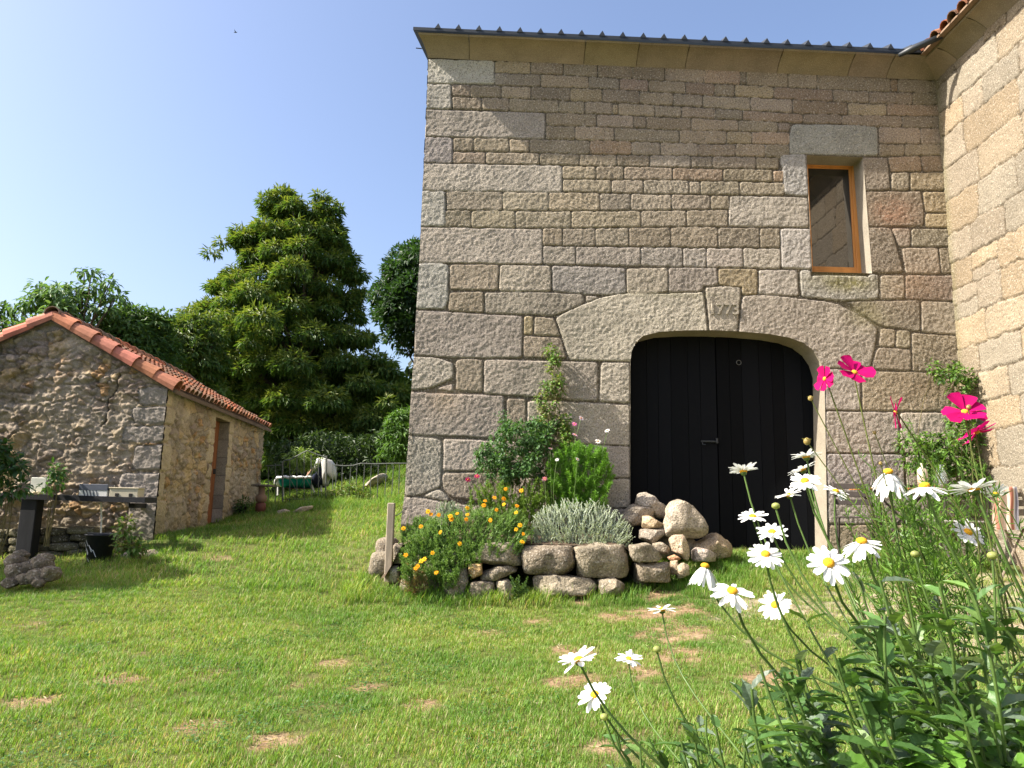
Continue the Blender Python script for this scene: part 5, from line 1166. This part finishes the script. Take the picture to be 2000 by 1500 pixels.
def massed(name, label, poly, Y0, Y1, n, L, W, cols, r=.5):
    A = np.array([at(x, y, Y0) for x, y in poly])[:, [0, 2]]; P2 = polyarea_pts(A, n); P = np.stack([P2[:, 0], RNG.uniform(Y0, Y1, n), P2[:, 1]], 1)
    nn = fbm(P[:, 0]*1.2, P[:, 2]*1.2+P[:, 1], 91, 3); P = P[nn > -.25]; n = len(P); mb = MB(); D = rdir(n); D[:, 2] -= .4; leaves(mb, P, D, rdir(n)+[0, -.3, 1], L*RNG.uniform(.6, 1.3, n), W, pick(cols, n, .3), 'diamond')
    o = mb.build(name, M_LEAF); props(o, label, 'undergrowth', kind='stuff'); return o
massed('undergrowth', 'dark tangled undergrowth below the chestnut tree', [(505, 860), (560, 858), (620, 835), (700, 850), (760, 820), (830, 840), (900, 965), (500, 985)], 20.5, 25, 34000, .20, .065, [(.025, .05, .014), (.035, .065, .018), (.05, .085, .02)])
massed('woodland', 'dense dark woodland closing the view behind the trees', [(-500, 690), (-100, 700), (200, 690), (330, 700), (420, 730), (560, 640), (700, 700), (760, 720), (900, 690), (950, 980), (-500, 990)], 33, 40, 60000, .55, .30, [(.02, .04, .012), (.03, .055, .016)])
massed('weeds', 'tall leafy weeds growing along the foot of the iron fence', [(545, 985), (560, 962), (640, 955), (680, 940), (720, 955), (720, 992), (600, 1000)], 16.2, 17.4, 2600, .12, .035, [(.10, .19, .03), (.14, .22, .04), (.2, .22, .07)])

# ------------------------------------------------------------------ bushes and flowers of the bed
def stemcurve(a, b, bow=.1, n=6):
    a = np.array(a, float); b = np.array(b, float); t = np.linspace(0, 1, n)[:, None]; side = RNG.normal(size=3)*[1, 1, .2]; return a+(b-a)*t+side*bow*np.sin(math.pi*t)*np.linalg.norm(b-a)*.5
def feather(mb, base, tip, n, ln, w, cols, spread=.9, curl=.4, start=.15):
    """one plume: a stem with threadlike leaflets"""
    c = stemcurve(base, tip, .15, 8); mb.tube(c, np.linspace(w*1.2, w*.6, 8), 3, cols[0], cap=False)
    t = RNG.uniform(start, 1, n); x = t*7; i = np.minimum(x.astype(int), 6); f = (x-i)[:, None]; P = c[i]*(1-f)+c[i+1]*f; d = unit(c[i+1]-c[i])
    D = d*curl+rdir(n)*spread; D[:, 2] += .2; leaves(mb, P, D, rdir(n), ln*RNG.uniform(.6, 1.3, n)*(1.1-.5*t), w*1.6, pick(cols, n, .25), 'diamond')
def featherbush(name, label, cat, poly, Y, depth, basez, nst, n, ln, w, cols, mat_=None, basespread=.35, curl=.4, group=None, spill=0, dome_=0):
    A = np.array([at(x, y, Y) for x, y in poly])[:, [0, 2]]; T = polyarea_pts(A, nst); cx = T[:, 0].mean(); o = thing(name, label, cat, (cx, Y, basez), 0, group); mb = MB()
    for k in range(nst):
        q0 = (T[k, 1]-A[:, 1].min())/np.ptp(A[:, 1]); tip = np.array([T[k, 0], Y+RNG.uniform(-1, 1)*depth*(1 if not spill else .35)+spill*(q0-.5), T[k, 1]]); b = np.array([cx+(T[k, 0]-cx)*basespread+RNG.normal()*.04, Y+(tip[1]-Y)*.3, (min(basez, tip[2]-.05) if basespread < .7 else tip[2]-RNG.uniform(.10, .22))]); feather(mb, b, tip, n, ln, w, cols, curl=curl)
    mb.build('foliage', mat_ or M_LEAF, o); return o
def leafbush(name, label, cat, poly, Y, depth, basez, n, L, W, cols, kind='lance', stems=12, group=None, clump=None, droop=.25):
    A = np.array([at(x, y, Y) for x, y in poly])[:, [0, 2]]; cx = A[:, 0].mean(); o = thing(name, label, cat, (cx, Y, basez), 0, group); mb = MB()
    nc = clump or max(6, n//45); C2 = polyarea_pts(A, nc); rr = .55*math.sqrt(abs(np.ptp(A[:, 0])*np.ptp(A[:, 1]))/nc)+.02
    cen = np.stack([C2[:, 0], Y+RNG.uniform(-1, 1, nc)*depth*np.minimum(1, edge_dist(C2, A)/.12+.2), C2[:, 1]], 1); idx = RNG.integers(0, nc, n); u = rdir(n); P = cen[idx]+u*rr*RNG.uniform(.4, 1, (n, 1))
    D = u+rdir(n)*.5; D[:, 2] -= droop; leaves(mb, P, D, u+[0, -.2, 1], L*RNG.uniform(.6, 1.25, n), W*RNG.uniform(.8, 1.2, n), pick(cols, n, .25), kind); mb.build('foliage', M_LEAF, o)
    mb = MB()
    for k in RNG.choice(nc, min(nc, stems), replace=False): c = stemcurve((cx+RNG.normal()*.05, Y, min(basez, cen[k][2]-.05)), cen[k], .1); mb.tube(c, np.linspace(.008, .003, 6), 5, (.12, .10, .04))
    mb.build('stems', M_WOOD, o); return o
BZ = BEDZ+.05
leafbush('rose_bush', 'dense mid green rose bush against the barn wall in the bed', 'bush', [(925, 915), (930, 880), (950, 855), (985, 830), (1010, 822), (1050, 820), (1075, 835), (1070, 880), (1060, 930), (1020, 945), (960, 940)], 10.05, .3, BZ, 4600, .055, .032, [(.075, .16, .05), (.10, .2, .06), (.055, .12, .036)], 'lance')
leafbush('climbing_vine', 'tall narrow climbing vine pointing up the barn wall', 'climber', [(1072, 672), (1086, 680), (1084, 720), (1100, 745), (1088, 790), (1110, 830), (1115, 880), (1050, 880), (1040, 840), (1060, 790), (1050, 770), (1074, 740), (1068, 700)], 10.35, .08, BZ, 2000, .055, .034, [(.14, .25, .05), (.19, .28, .06), (.2, .2, .07), (.10, .19, .045)], 'lance', clump=44)
leafbush('rose_shoot', 'thin leafy shoot standing against the wall above the rose bush', 'shrub', [(965, 815), (985, 810), (1000, 850), (985, 865), (950, 860)], 10.3, .08, BZ, 200, .05, .022, [(.09, .17, .07)], 'lance', stems=4)
featherbush('fennel_bush', 'tall feathery bright green cosmos bush in front of the barn wall', 'bush', [(1065, 945), (1068, 890), (1085, 868), (1130, 858), (1170, 870), (1196, 900), (1200, 945), (1180, 985), (1110, 990), (1070, 975)], 9.95, .28, BZ, 330, 70, .06, .0042, [(.18, .36, .05), (.22, .42, .06), (.14, .29, .04)], curl=.6, basespread=.8)
featherbush('cosmos_plant', 'low yellow-green feathery plant left of the tall feathery bush', 'plant', [(905, 985), (925, 945), (960, 935), (1010, 940), (1060, 930), (1075, 985), (1050, 1030), (930, 1020)], 9.75, .2, BZ, 200, 50, .05, .0045, [(.15, .25, .03), (.18, .28, .05)], curl=.5, basespread=.85)
featherbush('lavender_cotton', 'silvery grey-green santolina cushion spilling over the planter wall', 'bush', [(1030, 1040), (1040, 1005), (1065, 985), (1100, 972), (1140, 968), (1180, 978), (1215, 1000), (1240, 1035), (1230, 1060), (1160, 1065), (1120, 1070), (1070, 1085), (1050, 1075)], 9.3, .28, BZ-.02, 620, 42, .024, .0055, [(.42, .47, .38), (.50, .55, .46), (.33, .38, .30)], curl=.7, basespread=.85, spill=.5)
featherbush('silver_plant', 'small silver-grey plant at the foot of the barn corner', 'plant', [(845, 1000), (860, 978), (890, 976), (905, 995), (890, 1010)], 10.0, .12, BZ, 90, 40, .025, .005, [(.36, .42, .34)], curl=.8, basespread=.8)
featherbush('feathery_edging', 'fine leaved light green plant filling the left corner of the bed', 'plant', [(778, 1080), (785, 1030), (815, 1005), (860, 1010), (850, 1060), (810, 1090)], 9.35, .25, BZ-.1, 170, 46, .045, .0045, [(.16, .28, .05), (.12, .22, .05)], curl=.5, basespread=.85, spill=.5)
mg = featherbush('tickseed_plant', 'sprawling feathery plant with many orange flowers over the left of the bed', 'flower plant', [(780, 1090), (790, 1040), (830, 1010), (900, 990), (960, 990), (1020, 990), (1045, 1030), (1030, 1060), (960, 1065), (915, 1090), (880, 1130), (830, 1110), (790, 1130)], 9.0, .35, BZ-.1, 620, 46, .045, .0042, [(.17, .29, .07), (.13, .23, .055), (.21, .32, .08)], curl=.5, basespread=.85, spill=.75)
featherbush('dry_plant', 'withered brown and green plant drooping at the left end of the bed', 'plant', [(775, 1135), (790, 1095), (825, 1095), (840, 1150), (800, 1160)], 8.72, .08, .35, 45, 34, .045, .004, [(.26, .2, .09), (.18, .24, .07), (.28, .17, .08)], curl=.5)
featherbush('wall_fern', 'small dark leafy weed growing from the foot of the planter wall', 'plant', [(995, 1125), (1010, 1115), (1030, 1122), (1040, 1150), (1020, 1165), (1000, 1155)], 8.72, .08, .3, 20, 60, .03, .008, [(.08, .15, .04), (.11, .18, .04)], curl=.3)
mb = MB()
for k in range(46):
    px = RNG.uniform(795, 850); py = RNG.uniform(1005, 1045); b = at(px, 1060, 9.7); b[2] = BZ-.1; t = at(px+RNG.uniform(-25, 25), py, 9.65); c = stemcurve(b, t, .3, 7); w = .011
    V = []; 
    for i, p in enumerate(c): s_ = w*(1-i/6.5); V += [p+[-s_, 0, 0], p+[s_, 0, .003]]
    mb.add(V, [[2*i, 2*i+1, 2*i+3, 2*i+2] for i in range(6)], None, (.17, .30, .06))
props(mb.build('strap_leaves', M_LEAF), 'clump of bright green strap leaves at the left of the bed', 'plant')
# small flowers
def blossom(mb, c, nrm, r, n, pc, cup=.1, wr=.45, kind='lance', inner=0, rag=.08):
    nrm = unit(np.array(nrm, float)); a = unit(np.cross(nrm, [.3, .2, 1])); b = np.cross(nrm, a)
    th = np.arange(n)*2*math.pi/n+RNG.uniform(-.12, .12, n)+RNG.uniform(0, 6); D = np.cos(th)[:, None]*a+np.sin(th)[:, None]*b+nrm*(cup+RNG.normal(size=(n, 1))*rag)
    P = np.array(c)+unit(D)*inner; leaves(mb, P, D, np.tile(nrm, (n, 1)), (r-inner)*RNG.uniform(.88, 1.08, n), r*wr, np.array(pc)*RNG.uniform(.92, 1.05, (n, 1)), kind)
def dome(mb, c, nrm, r, col, flat=.5):
    V, T = ICO2; nrm = unit(np.array(nrm, float)); a = unit(np.cross(nrm, [.3, .2, 1])); b = np.cross(nrm, a); k = V[:, 2] > -.4; P = np.array(c)+V[:, 0:1]*a*r+V[:, 1:2]*b*r+V[:, 2:3]*nrm*r*flat
    mb.add(P, None, T, np.array(col)*RNG.uniform(.85, 1.1, (len(V), 1)))
def smallflower(parent, px, py, Y, r, pc, n=6, cc=(.6, .25, .02), nrm=(-.1, -1, .6), name='flower', stem=True, wr=.8):
    c = at(px, py, Y); nr = np.array(nrm)+RNG.normal(size=3)*.25; mb = MB(); blossom(mb, c, nr, r, n, pc, .15, wr); f = mb.build(name, M_PETAL, parent)
    mb = MB(); dome(mb, c+unit(nr)*r*.08, nr, r*.28, cc, .5); mb.build('flower_centre', M_PETAL, f)
    if stem: return c
for (px, py) in ((788, 1032), (822, 1028), (842, 1004), (857, 1006), (882, 1014), (893, 1003), (913, 992), (913, 1005), (911, 1014), (948, 978), (945, 987), (966, 972), (984, 974), (984, 985), (970, 996), (1010, 988), (1008, 1001), (958, 1016), (860, 1039), (898, 1062), (793, 1084),
                 (829, 1092), (823, 1096), (812, 1110), (816, 1106), (1022, 1043), (1020, 1058), (845, 1080), (1008, 1034), (1018, 958), (988, 955), (852, 1118), (880, 1008), (836, 999), (1016, 1026)):
    smallflower(mg, px, py, 8.62 if py > 1060 else 8.8 if py > 1020 else 8.95, .031*RNG.uniform(.8, 1.15), (.85, .36, .012) if RNG.random() < .75 else (.85, .48, .02), 7)
pk = thing('pink_cosmos', 'pink and white cosmos flowers on thin stalks beside the climbing vine', 'flower plant', tuple(at(1120, 950, 10.0)*[1, 1, 0]+[0, 0, BZ])); mb = MB()
for (px, py, pc, r, Y) in ((1065, 849, (.70, .36, .50), .042, 10.0), (1135, 817, (.72, .6, .66), .045, 10.1), (1122, 828, (.62, .16, .36), .04, 10.1), (1123, 849, (.72, .42, .55), .045, 10.05), (1186, 841, (.8, .76, .72), .045, 10.05),
                           (1168, 862, (.78, .74, .68), .045, 9.8), (1128, 897, (.78, .76, .7), .035, 9.6), (1088, 898, (.74, .72, .7), .03, 9.6), (1064, 935, (.6, .2, .25), .035, 9.6), (1075, 876, (.6, .4, .45), .035, 9.8)):
    c = smallflower(pk, px, py, Y, r, pc, 8, nrm=(0, -.7, .7), wr=.5); cc = stemcurve((c[0]*.7+.25, Y, BZ+.1), c, .1); mb.tube(cc, .0035, 4, (.12, .2, .05))
mb.build('stems', M_LEAF, pk)
mc = thing('magenta_cosmos', 'magenta cosmos flowers at the left of the bed below the rose bush', 'flower plant', tuple(at(920, 990, 9.6)*[1, 1, 0]+[0, 0, BZ])); mb = MB()
for (px, py) in ((914, 937), (932, 930)): c = smallflower(mc, px, py, 9.5, .042, (.36, .008, .10), 8, wr=.5); mb.tube(stemcurve((c[0]+.05, 9.6, BZ), c, .1), .004, 4, (.12, .2, .05))
mb.build('stems', M_LEAF, mc)
# climbing rose in the corner by the house wing
leafbush('climbing_rose', 'climbing rose with light green leaves up the inner corner behind the table', 'climber', [(1800, 722), (1840, 712), (1885, 720), (1895, 760), (1880, 800), (1900, 850), (1925, 930), (1915, 960), (1840, 955), (1800, 930), (1760, 905), (1735, 860), (1765, 845), (1800, 850), (1850, 840), (1865, 790), (1862, 750), (1830, 735)], 10.15, .2, .8, 3800, .06, .042, [(.09, .18, .03), (.12, .23, .04), (.06, .12, .03), (.16, .26, .05)], 'lance')
leafbush('leafy_plant', 'loose leafy plant growing at the shed foot beside the black bucket', 'plant', [(222, 1045), (232, 1000), (250, 1010), (268, 1030), (275, 1070), (260, 1085), (225, 1080)], 10.1, .2, .6, 420, .075, .04, [(.13, .22, .04), (.09, .17, .03), (.17, .16, .07)], 'lance')
leafbush('elder_shrub', 'leafy shrub at the left edge in front of the shed gable', 'shrub', [(-40, 850), (-5, 850), (10, 880), (30, 905), (55, 915), (60, 940), (50, 962), (-40, 962)], 9.6, .3, .5, 900, .10, .05, [(.05, .11, .03), (.07, .15, .035), (.035, .08, .025)], 'lance')
leafbush('elder_sprig', 'sparse leafy sprig behind the pale board on the plank table', 'shrub', [(85, 920), (115, 908), (125, 925), (118, 950), (95, 958)], 10.6, .1, .6, 130, .09, .045, [(.07, .15, .04)], 'lance', stems=5)
leafbush('shed_weeds', 'green weeds growing along the shed wall past its door', 'plant', [(462, 1000), (470, 975), (485, 985), (492, 1005)], gpt(475, 1006)[1], .15, 1.0, 160, .12, .03, [(.07, .14, .03)], 'lance', stems=4)
# tree standing just left of the view, whose shade falls over the plank table
tree('apple_tree', 'leafy tree at the left edge shading the plank table and shed gable', 'tree', [(-740, 560), (-580, 430), (-380, 420), (-210, 540), (-170, 720), (-250, 840), (-500, 860), (-720, 760)], 8.9, 80, .45, 24000, .11, .06, [(.06, .13, .03), (.08, .16, .04)], 'lance', -420, .9, .4, dmax=1.3)
# rock on the bank beyond the fence
rock('bank_rock', [(705, 948), (725, 932), (745, 922), (752, 928), (742, 940), (720, 952)], 19, .5, (.42, .36, .29), 2.6, .04, 300, None, 'pale rock showing in the grass bank beyond the fence', 'rock')

# ------------------------------------------------------------------ foreground daisies
LEAFC = [(.07, .15, .035), (.095, .19, .045), (.055, .12, .03), (.14, .24, .06), (.13, .18, .12)]
dz = thing('shasta_daisy', 'large clump of white shasta daisies with yellow centres in the right foreground', 'flower plant', (1.1, 1.35, tz1(1.1, 1.35)))
DF = [(1452, 922, 55, (-.15, .25, 1), .45, 0), (1575, 893, 58, (-.1, .2, 1), .30, 0), (1568, 918, 55, (-.2, .1, 1), .30, 0), (1572, 940, 60, (-.25, -.55, 1), .05, 0), (1542, 968, 52, (-.45, .0, 1), .35, 0), (1632, 960, 50, (.35, -.35, .8), .1, 0),
      (1470, 1010, 56, (-.1, -.30, 1), .20, 0), (1508, 1040, 58, (-.25, -.45, 1), .15, 0), (1495, 1083, 66, (-.1, -.75, 1), .0, 0), (1618, 1100, 82, (.0, -1.0, .85), .0, 0), (1377, 1106, 60, (.05, -.35, 1), -.45, 1), (1430, 1155, 76, (.0, -.65, 1), -.15, 0),
      (1514, 1182, 60, (-.6, -.8, .7), .15, 0), (1293, 1192, 52, (-.1, .05, 1), .25, 0), (1130, 1290, 72, (-.3, -.15, 1), .30, 0), (1228, 1288, 50, (-.1, -.25, 1), .25, 0), (1162, 1358, 66, (-.25, -.4, 1), .2, 0), (1735, 922, 66, (.0, -.2, 1), -.6, 1),
      (1806, 950, 74, (.05, -.05, 1), -.30, 0), (1903, 958, 82, (-.2, .25, 1), .28, 0), (1945, 966, 44, (.3, .5, .9), .5, 0), (1683, 1058, 74, (-.1, -.35, 1), -.35, 0), (1890, 1040, 62, (.15, -.65, 1), .05, 0)]
PW = (.82, .82, .79); stemsM = MB(); leafM = MB()
def petal_ring(mb, c, nrm, r, n, pc, cup, droopy):
    nrm = unit(np.array(nrm, float)); a = unit(np.cross(nrm, [.3, .2, 1])); b = np.cross(nrm, a)
    for k in range(n):
        th = 2*math.pi*k/n+RNG.uniform(-.1, .1); d = math.cos(th)*a+math.sin(th)*b; s_ = -math.sin(th)*a+math.cos(th)*b; L_ = r*RNG.uniform(.86, 1.06); w = r*RNG.uniform(.12, .165); cp = cup+RNG.normal()*.13
        cv = RNG.uniform(-.25, .05)+(-.9 if droopy else 0)*.4; V = []; ts = [.16, .35, .6, .82, 1.0]; ws = [.5, .85, 1, .92, .45]; hang = np.array([0, 0, -1.])*(.5 if droopy else .07)
        for t, q_ in zip(ts, ws):
            p = np.array(c)+d*L_*t+nrm*(L_*(cp*t+cv*t*t*.6))+hang*L_*t*t
            V += [p+s_*w*q_+nrm*w*.18, p, p-s_*w*q_+nrm*w*.18]
        Q = []
        for j in range(4): Q += [[3*j, 3*j+3, 3*j+4, 3*j+1], [3*j+1, 3*j+4, 3*j+5, 3*j+2]]
        mb.add(V, Q, None, np.array(pc)*RNG.uniform(.93, 1.02))
roots = [(1.02, 1.45), (1.12, 1.32), (1.25, 1.5), (.92, 1.5), (1.35, 1.42)]
def stalk(c, nrm, Yr, rad=.0028, leaf0=.0, nl=9, ll=.09, col=(.12, .20, .05), root=None, topgap=.25):
    rt_ = np.array(root if root else roots[RNG.integers(0, 5)]); b = np.array([rt_[0]+RNG.normal()*.05, rt_[1]+RNG.normal()*.05, tz1(*rt_)+.35]); c = np.array(c, float); n = unit(np.array(nrm, float)*[1, 1, 1]+[0, 0, 1.2]); t = np.linspace(0, 1, 14)[:, None]
    dist = np.linalg.norm(c-b); k1 = b+np.array([(c[0]-b[0])*.25, (c[1]-b[1])*.25, dist*.45]); k2 = c-n*dist*.30-np.array([(c[0]-b[0])*.12, 0, 0]); P = (1-t)**3*b+3*(1-t)**2*t*k1+3*(1-t)*t*t*k2+t**3*c
    stemsM.tube(P, np.linspace(rad*1.35, rad, 14), 6, col, cap=False)
    m_ = nl; tt = RNG.uniform(.05, 1-topgap, m_); x = tt*13; i = x.astype(int); f = (x-i)[:, None]; Q = P[i]*(1-f)+P[np.minimum(i+1, 13)]*f; D = rdir(m_); D[:, 2] = np.abs(D[:, 2])*.6+.1
    leaves(leafM, Q, D, np.array([0, 0, 1.])+rdir(m_)*.3, ll*(1.15-.6*tt)*RNG.uniform(.7, 1.2, m_), ll*.28*RNG.uniform(.8, 1.3, m_), pick(LEAFC, m_, .25), 'serrate'); return P
for (px, py, w, nr, cup, dr) in DF:
    Y = min(2.1, max(1.25, .074*F/w)); c = at(px, py, Y); r = .5*w*Y/F*1.03
    nrw = np.array(nr, float)+RNG.normal(size=3)*.1; mb = MB(); petal_ring(mb, c, nrw, r, int(RNG.integers(17, 23)), PW, cup, dr); fl = mb.build('flower', M_PETAL, dz)
    mb = MB(); dome(mb, c+unit(nrw)*r*.05, nrw, r*.27, (.80, .40, .02), .62); mb.build('flower_centre', mat('disc', attr=True, rough=.9, bump=1, bump_scale=600, bump_dist=.002) if 'disc' not in bpy.data.materials else bpy.data.materials['disc'], fl, True)
    mb = MB(); dome(mb, c-unit(nrw)*r*.10, -nrw, r*.22, (.12, .2, .05), .7); mb.build('sepal_cup', M_LEAFN, fl, True)
    rt2 = None
    if px < 1320: rt2 = (.62 if py > 1250 else .75, 1.45)
    if px > 1850: rt2 = (1.35, 1.5)
    stalk(c-unit(nrw)*r*.15, nrw, Y, .0022 if w < 60 else .0026, root=rt2, nl=6 if px < 1320 else 9, topgap=.4)
for (px, py, Y, r) in ((1515, 988, 1.6, .009), (1787, 1082, 1.4, .008), (1938, 1085, 1.35, .009), (1180, 1400, 1.5, .008), (1283, 1268, 1.5, .008)):
    c = at(px, py, Y); mb = MB(); dome(mb, c, (0, 0, 1), r, (.35, .38, .12), .8); mb.build('bud', M_LEAFN, dz, True); stalk(c-[0, 0, r*.6], (0, 0, 1), Y, .0022, nl=4, root=(.7, 1.45) if px < 1300 else None)
# leafy shoots without flowers
for k in range(84):
    px = RNG.uniform(1460, 2060); py = RNG.uniform(1120, 1480) if px > 1640 else RNG.uniform(1270, 1500); Y = RNG.uniform(1.15, 1.85); c = at(px, py, Y); b = roots[RNG.integers(0, 5)]; stalk(c, RNG.normal(size=3)*.3+[0, 0, 1], Y, .0024, nl=30, ll=.095, topgap=.0, root=(b[0]*.5+c[0]*.5, b[1]*.5+c[1]*.5))
for k in range(22):
    px = RNG.uniform(1180, 1480); py = RNG.uniform(1395, 1520)+max(0, (1300-px)*.3); Y = RNG.uniform(1.35, 1.8); c = at(px, py, Y); stalk(c, RNG.normal(size=3)*.3+[0, 0, 1], Y, .0022, nl=16, ll=.07, topgap=.0, root=(.62+RNG.normal()*.1, 1.5))
stemsM.build('stems', M_LEAFN, dz, True); leafM.build('leaves', M_LEAFN, dz)
# tall cosmos among the daisies
co = thing('cosmos', 'tall feathery cosmos with deep magenta flowers in the right foreground', 'flower plant', (1.35, 1.75, tz1(1.35, 1.75))); MG = (.46, .004, .115)
CF = [(1612, 740, 50, (-1, -.25, .1), .25), (1668, 729, 72, (.1, -.75, .75), .35), (1751, 806, 62, (-1, .5, .1), .1), (1884, 806, 76, (-.2, -.75, .75), .40), (1906, 842, 72, (.5, -.2, -.9), .1)]
cs = MB(); feats = MB(); FC = [(.14, .26, .04), (.10, .2, .03), (.17, .30, .05)]
def cstalk(c, root, rad=.002, bow=.08, n=10):
    b = np.array([root[0], root[1], tz1(*root)+.3]); P = stemcurve(b, c, bow, n); cs.tube(P, np.linspace(rad*1.8, rad*.8, n), 5, (.17, .20, .06), cap=False); return P
for (px, py, w, nr, cup) in CF:
    Y = .085*F/w if w > 70 else 1.65; c = at(px, py, Y); r = .5*w*Y/F*1.05; nr = unit(np.array(nr, float)); a = unit(np.cross(nr, [.3, .2, 1])); b = np.cross(nr, a); mb = MB()
    for k in range(8):
        th = 2*math.pi*k/8+RNG.uniform(-.16, .16); d = math.cos(th)*a+math.sin(th)*b; s_ = -math.sin(th)*a+math.cos(th)*b; V = []; ws = [.06, .21, .35, .39, .28]; ts = [.08, .35, .65, .88, 1]; cp = cup+RNG.normal()*.2
        for j, (t, q_) in enumerate(zip(ts, ws)):
            for e in (-1, -.5, 0, .5, 1): V.append(c+d*r*(t-(.05*abs(e) if j == 4 else 0)+(.03*math.cos(e*9) if j == 4 else 0))+s_*r*q_*e+nr*r*(cp*t-.15*t*t+.05*abs(e)))
        mb.add(V, [[5*j+i, 5*j+i+1, 5*j+6+i, 5*j+5+i] for j in range(4) for i in range(4)], None, np.array(MG)*RNG.uniform(.85, 1.1))
    fl = mb.build('flower', M_PETAL, co, True); mb = MB(); dome(mb, c+nr*r*.06, nr, r*.17, (.75, .38, .03), .7); mb.build('flower_centre', bpy.data.materials['disc'], fl, True)
    cstalk(c-nr*r*.05, (1.25+RNG.normal()*.1, 1.75))
for (px, py, Y, r) in ((1583, 778, 1.7, .006), (1576, 862, 1.7, .008), (1708, 845, 1.7, .004), (1892, 795, 1.6, .005), (1720, 905, 1.6, .004)):
    c = at(px, py, Y); mb = MB(); dome(mb, c, (0, 0, 1), r, (.40, .30, .10), 1.1); blossom(mb, c, (0, 0, 1), r*1.7, 7, (.3, .26, .1), .8, .3); mb.build('seed_head', M_LEAFN, co); cstalk(c, (1.25, 1.75), .0016)
for k in range(120):
    if k < 75: px = RNG.normal(1765, 55); py = RNG.uniform(935, 1150)
    elif k < 100: px = RNG.uniform(1660, 1960); py = RNG.uniform(880, 1120)
    else: px = RNG.uniform(1640, 1900); py = RNG.uniform(820, 1000)
    Y = RNG.uniform(1.6, 2.2); c = at(px, py, Y); b = c+np.array([RNG.normal()*.05+(1.3-c[0])*.25, 0, -RNG.uniform(.15, .3)]); feather(feats, b, c, 34 if k < 100 else 14, .036, .0014, FC, spread=.9, curl=.7)
feats.build('foliage', M_LEAFN, co); cs.build('stems', M_LEAFN, co, True)
# broad leaved weed in the bottom right corner
wd = thing('bramble', 'low plant with broad crinkled bright green leaves in the bottom right corner', 'plant', (1.15, 1.15, tz1(1.15, 1.15))); mb = MB()
for (px, py, L_, Y) in ((1890, 1480, .055, 1.2), (1975, 1500, .06, 1.15), (1855, 1465, .045, 1.2), (1930, 1470, .045, 1.25), (1800, 1495, .07, 1.2), (1760, 1500, .06, 1.2), (1995, 1440, .07, 1.2), (1700, 1500, .06, 1.25)):
    c = at(px, py, Y); D = np.array([[RNG.normal()*.6, -.5, .1]]); n3 = 3; Dd = D+RNG.normal(size=(n3, 3))*.6; leaves(mb, np.tile(c, (n3, 1)), Dd, np.tile([0, -.5, 1.], (n3, 1)), L_, L_*.75, pick([(.10, .22, .03), (.13, .27, .04)], n3), 'serrate')
    mb.tube([c, c+[0, .05, -.3]], .002, 4, (.1, .16, .04))
mb.build('leaves', M_LEAFN, wd)
grass()
# clover and plantain leaves in the lawn, and dry litter on the worn ground
def lawn_litter():
    def grow(n, x0, x1, y0, y1, cond):
        x = RNG.uniform(x0, x1, n); y = RNG.uniform(y0, y1, n); k = cond(x, y) & (np.abs(x) < .8*y+.6) & ~((x > -1.45) & (y > 8.7)) & ~shedin(x, y); x = x[k]; y = y[k]; return np.stack([x, y, tz(x, y)], 1)
    P = grow(60000, -6, 5, 2.8, 9.5, lambda x, y: (fbm(x*2.1, y*2.1, 131, 3) > .22)); n = len(P); mb = MB()
    D = rdir(n); D[:, 2] = RNG.uniform(.0, .35, n); P[:, 2] += RNG.uniform(.015, .045, n)
    leaves(mb, P, D, np.tile([0, 0, 1.], (n, 1))+rdir(n)*.4, RNG.uniform(.014, .03, n), RNG.uniform(.012, .02, n), pick([(.06, .15, .03), (.085, .19, .04), (.05, .12, .028)], n, .2), 'diamond')
    props(mb.build('clover', M_LEAF), 'darker clover patches spread through the lawn', 'clover', kind='stuff')
    P = grow(70000, -6, 8, 2.8, 9.8, lambda x, y: RNG.random(len(x)) < np.maximum(.75*gravmap(x, y), np.maximum(.5*baremap(x, y), .05))); n = len(P); mb = MB()
    D = rdir(n); D[:, 2] = RNG.uniform(-.05, .3, n); P[:, 2] += .008
    leaves(mb, P, D, np.tile([0, 0, 1.], (n, 1))+rdir(n)*.5, RNG.uniform(.02, .06, n), RNG.uniform(.003, .008, n), pick([(.48, .40, .25), (.36, .28, .16), (.25, .18, .10), (.5, .45, .33)], n, .25), 'diamond')
    props(mb.build('dry_litter', M_LEAF), 'pale straw and dry leaf litter on the worn ground', 'litter', kind='stuff')
lawn_litter()
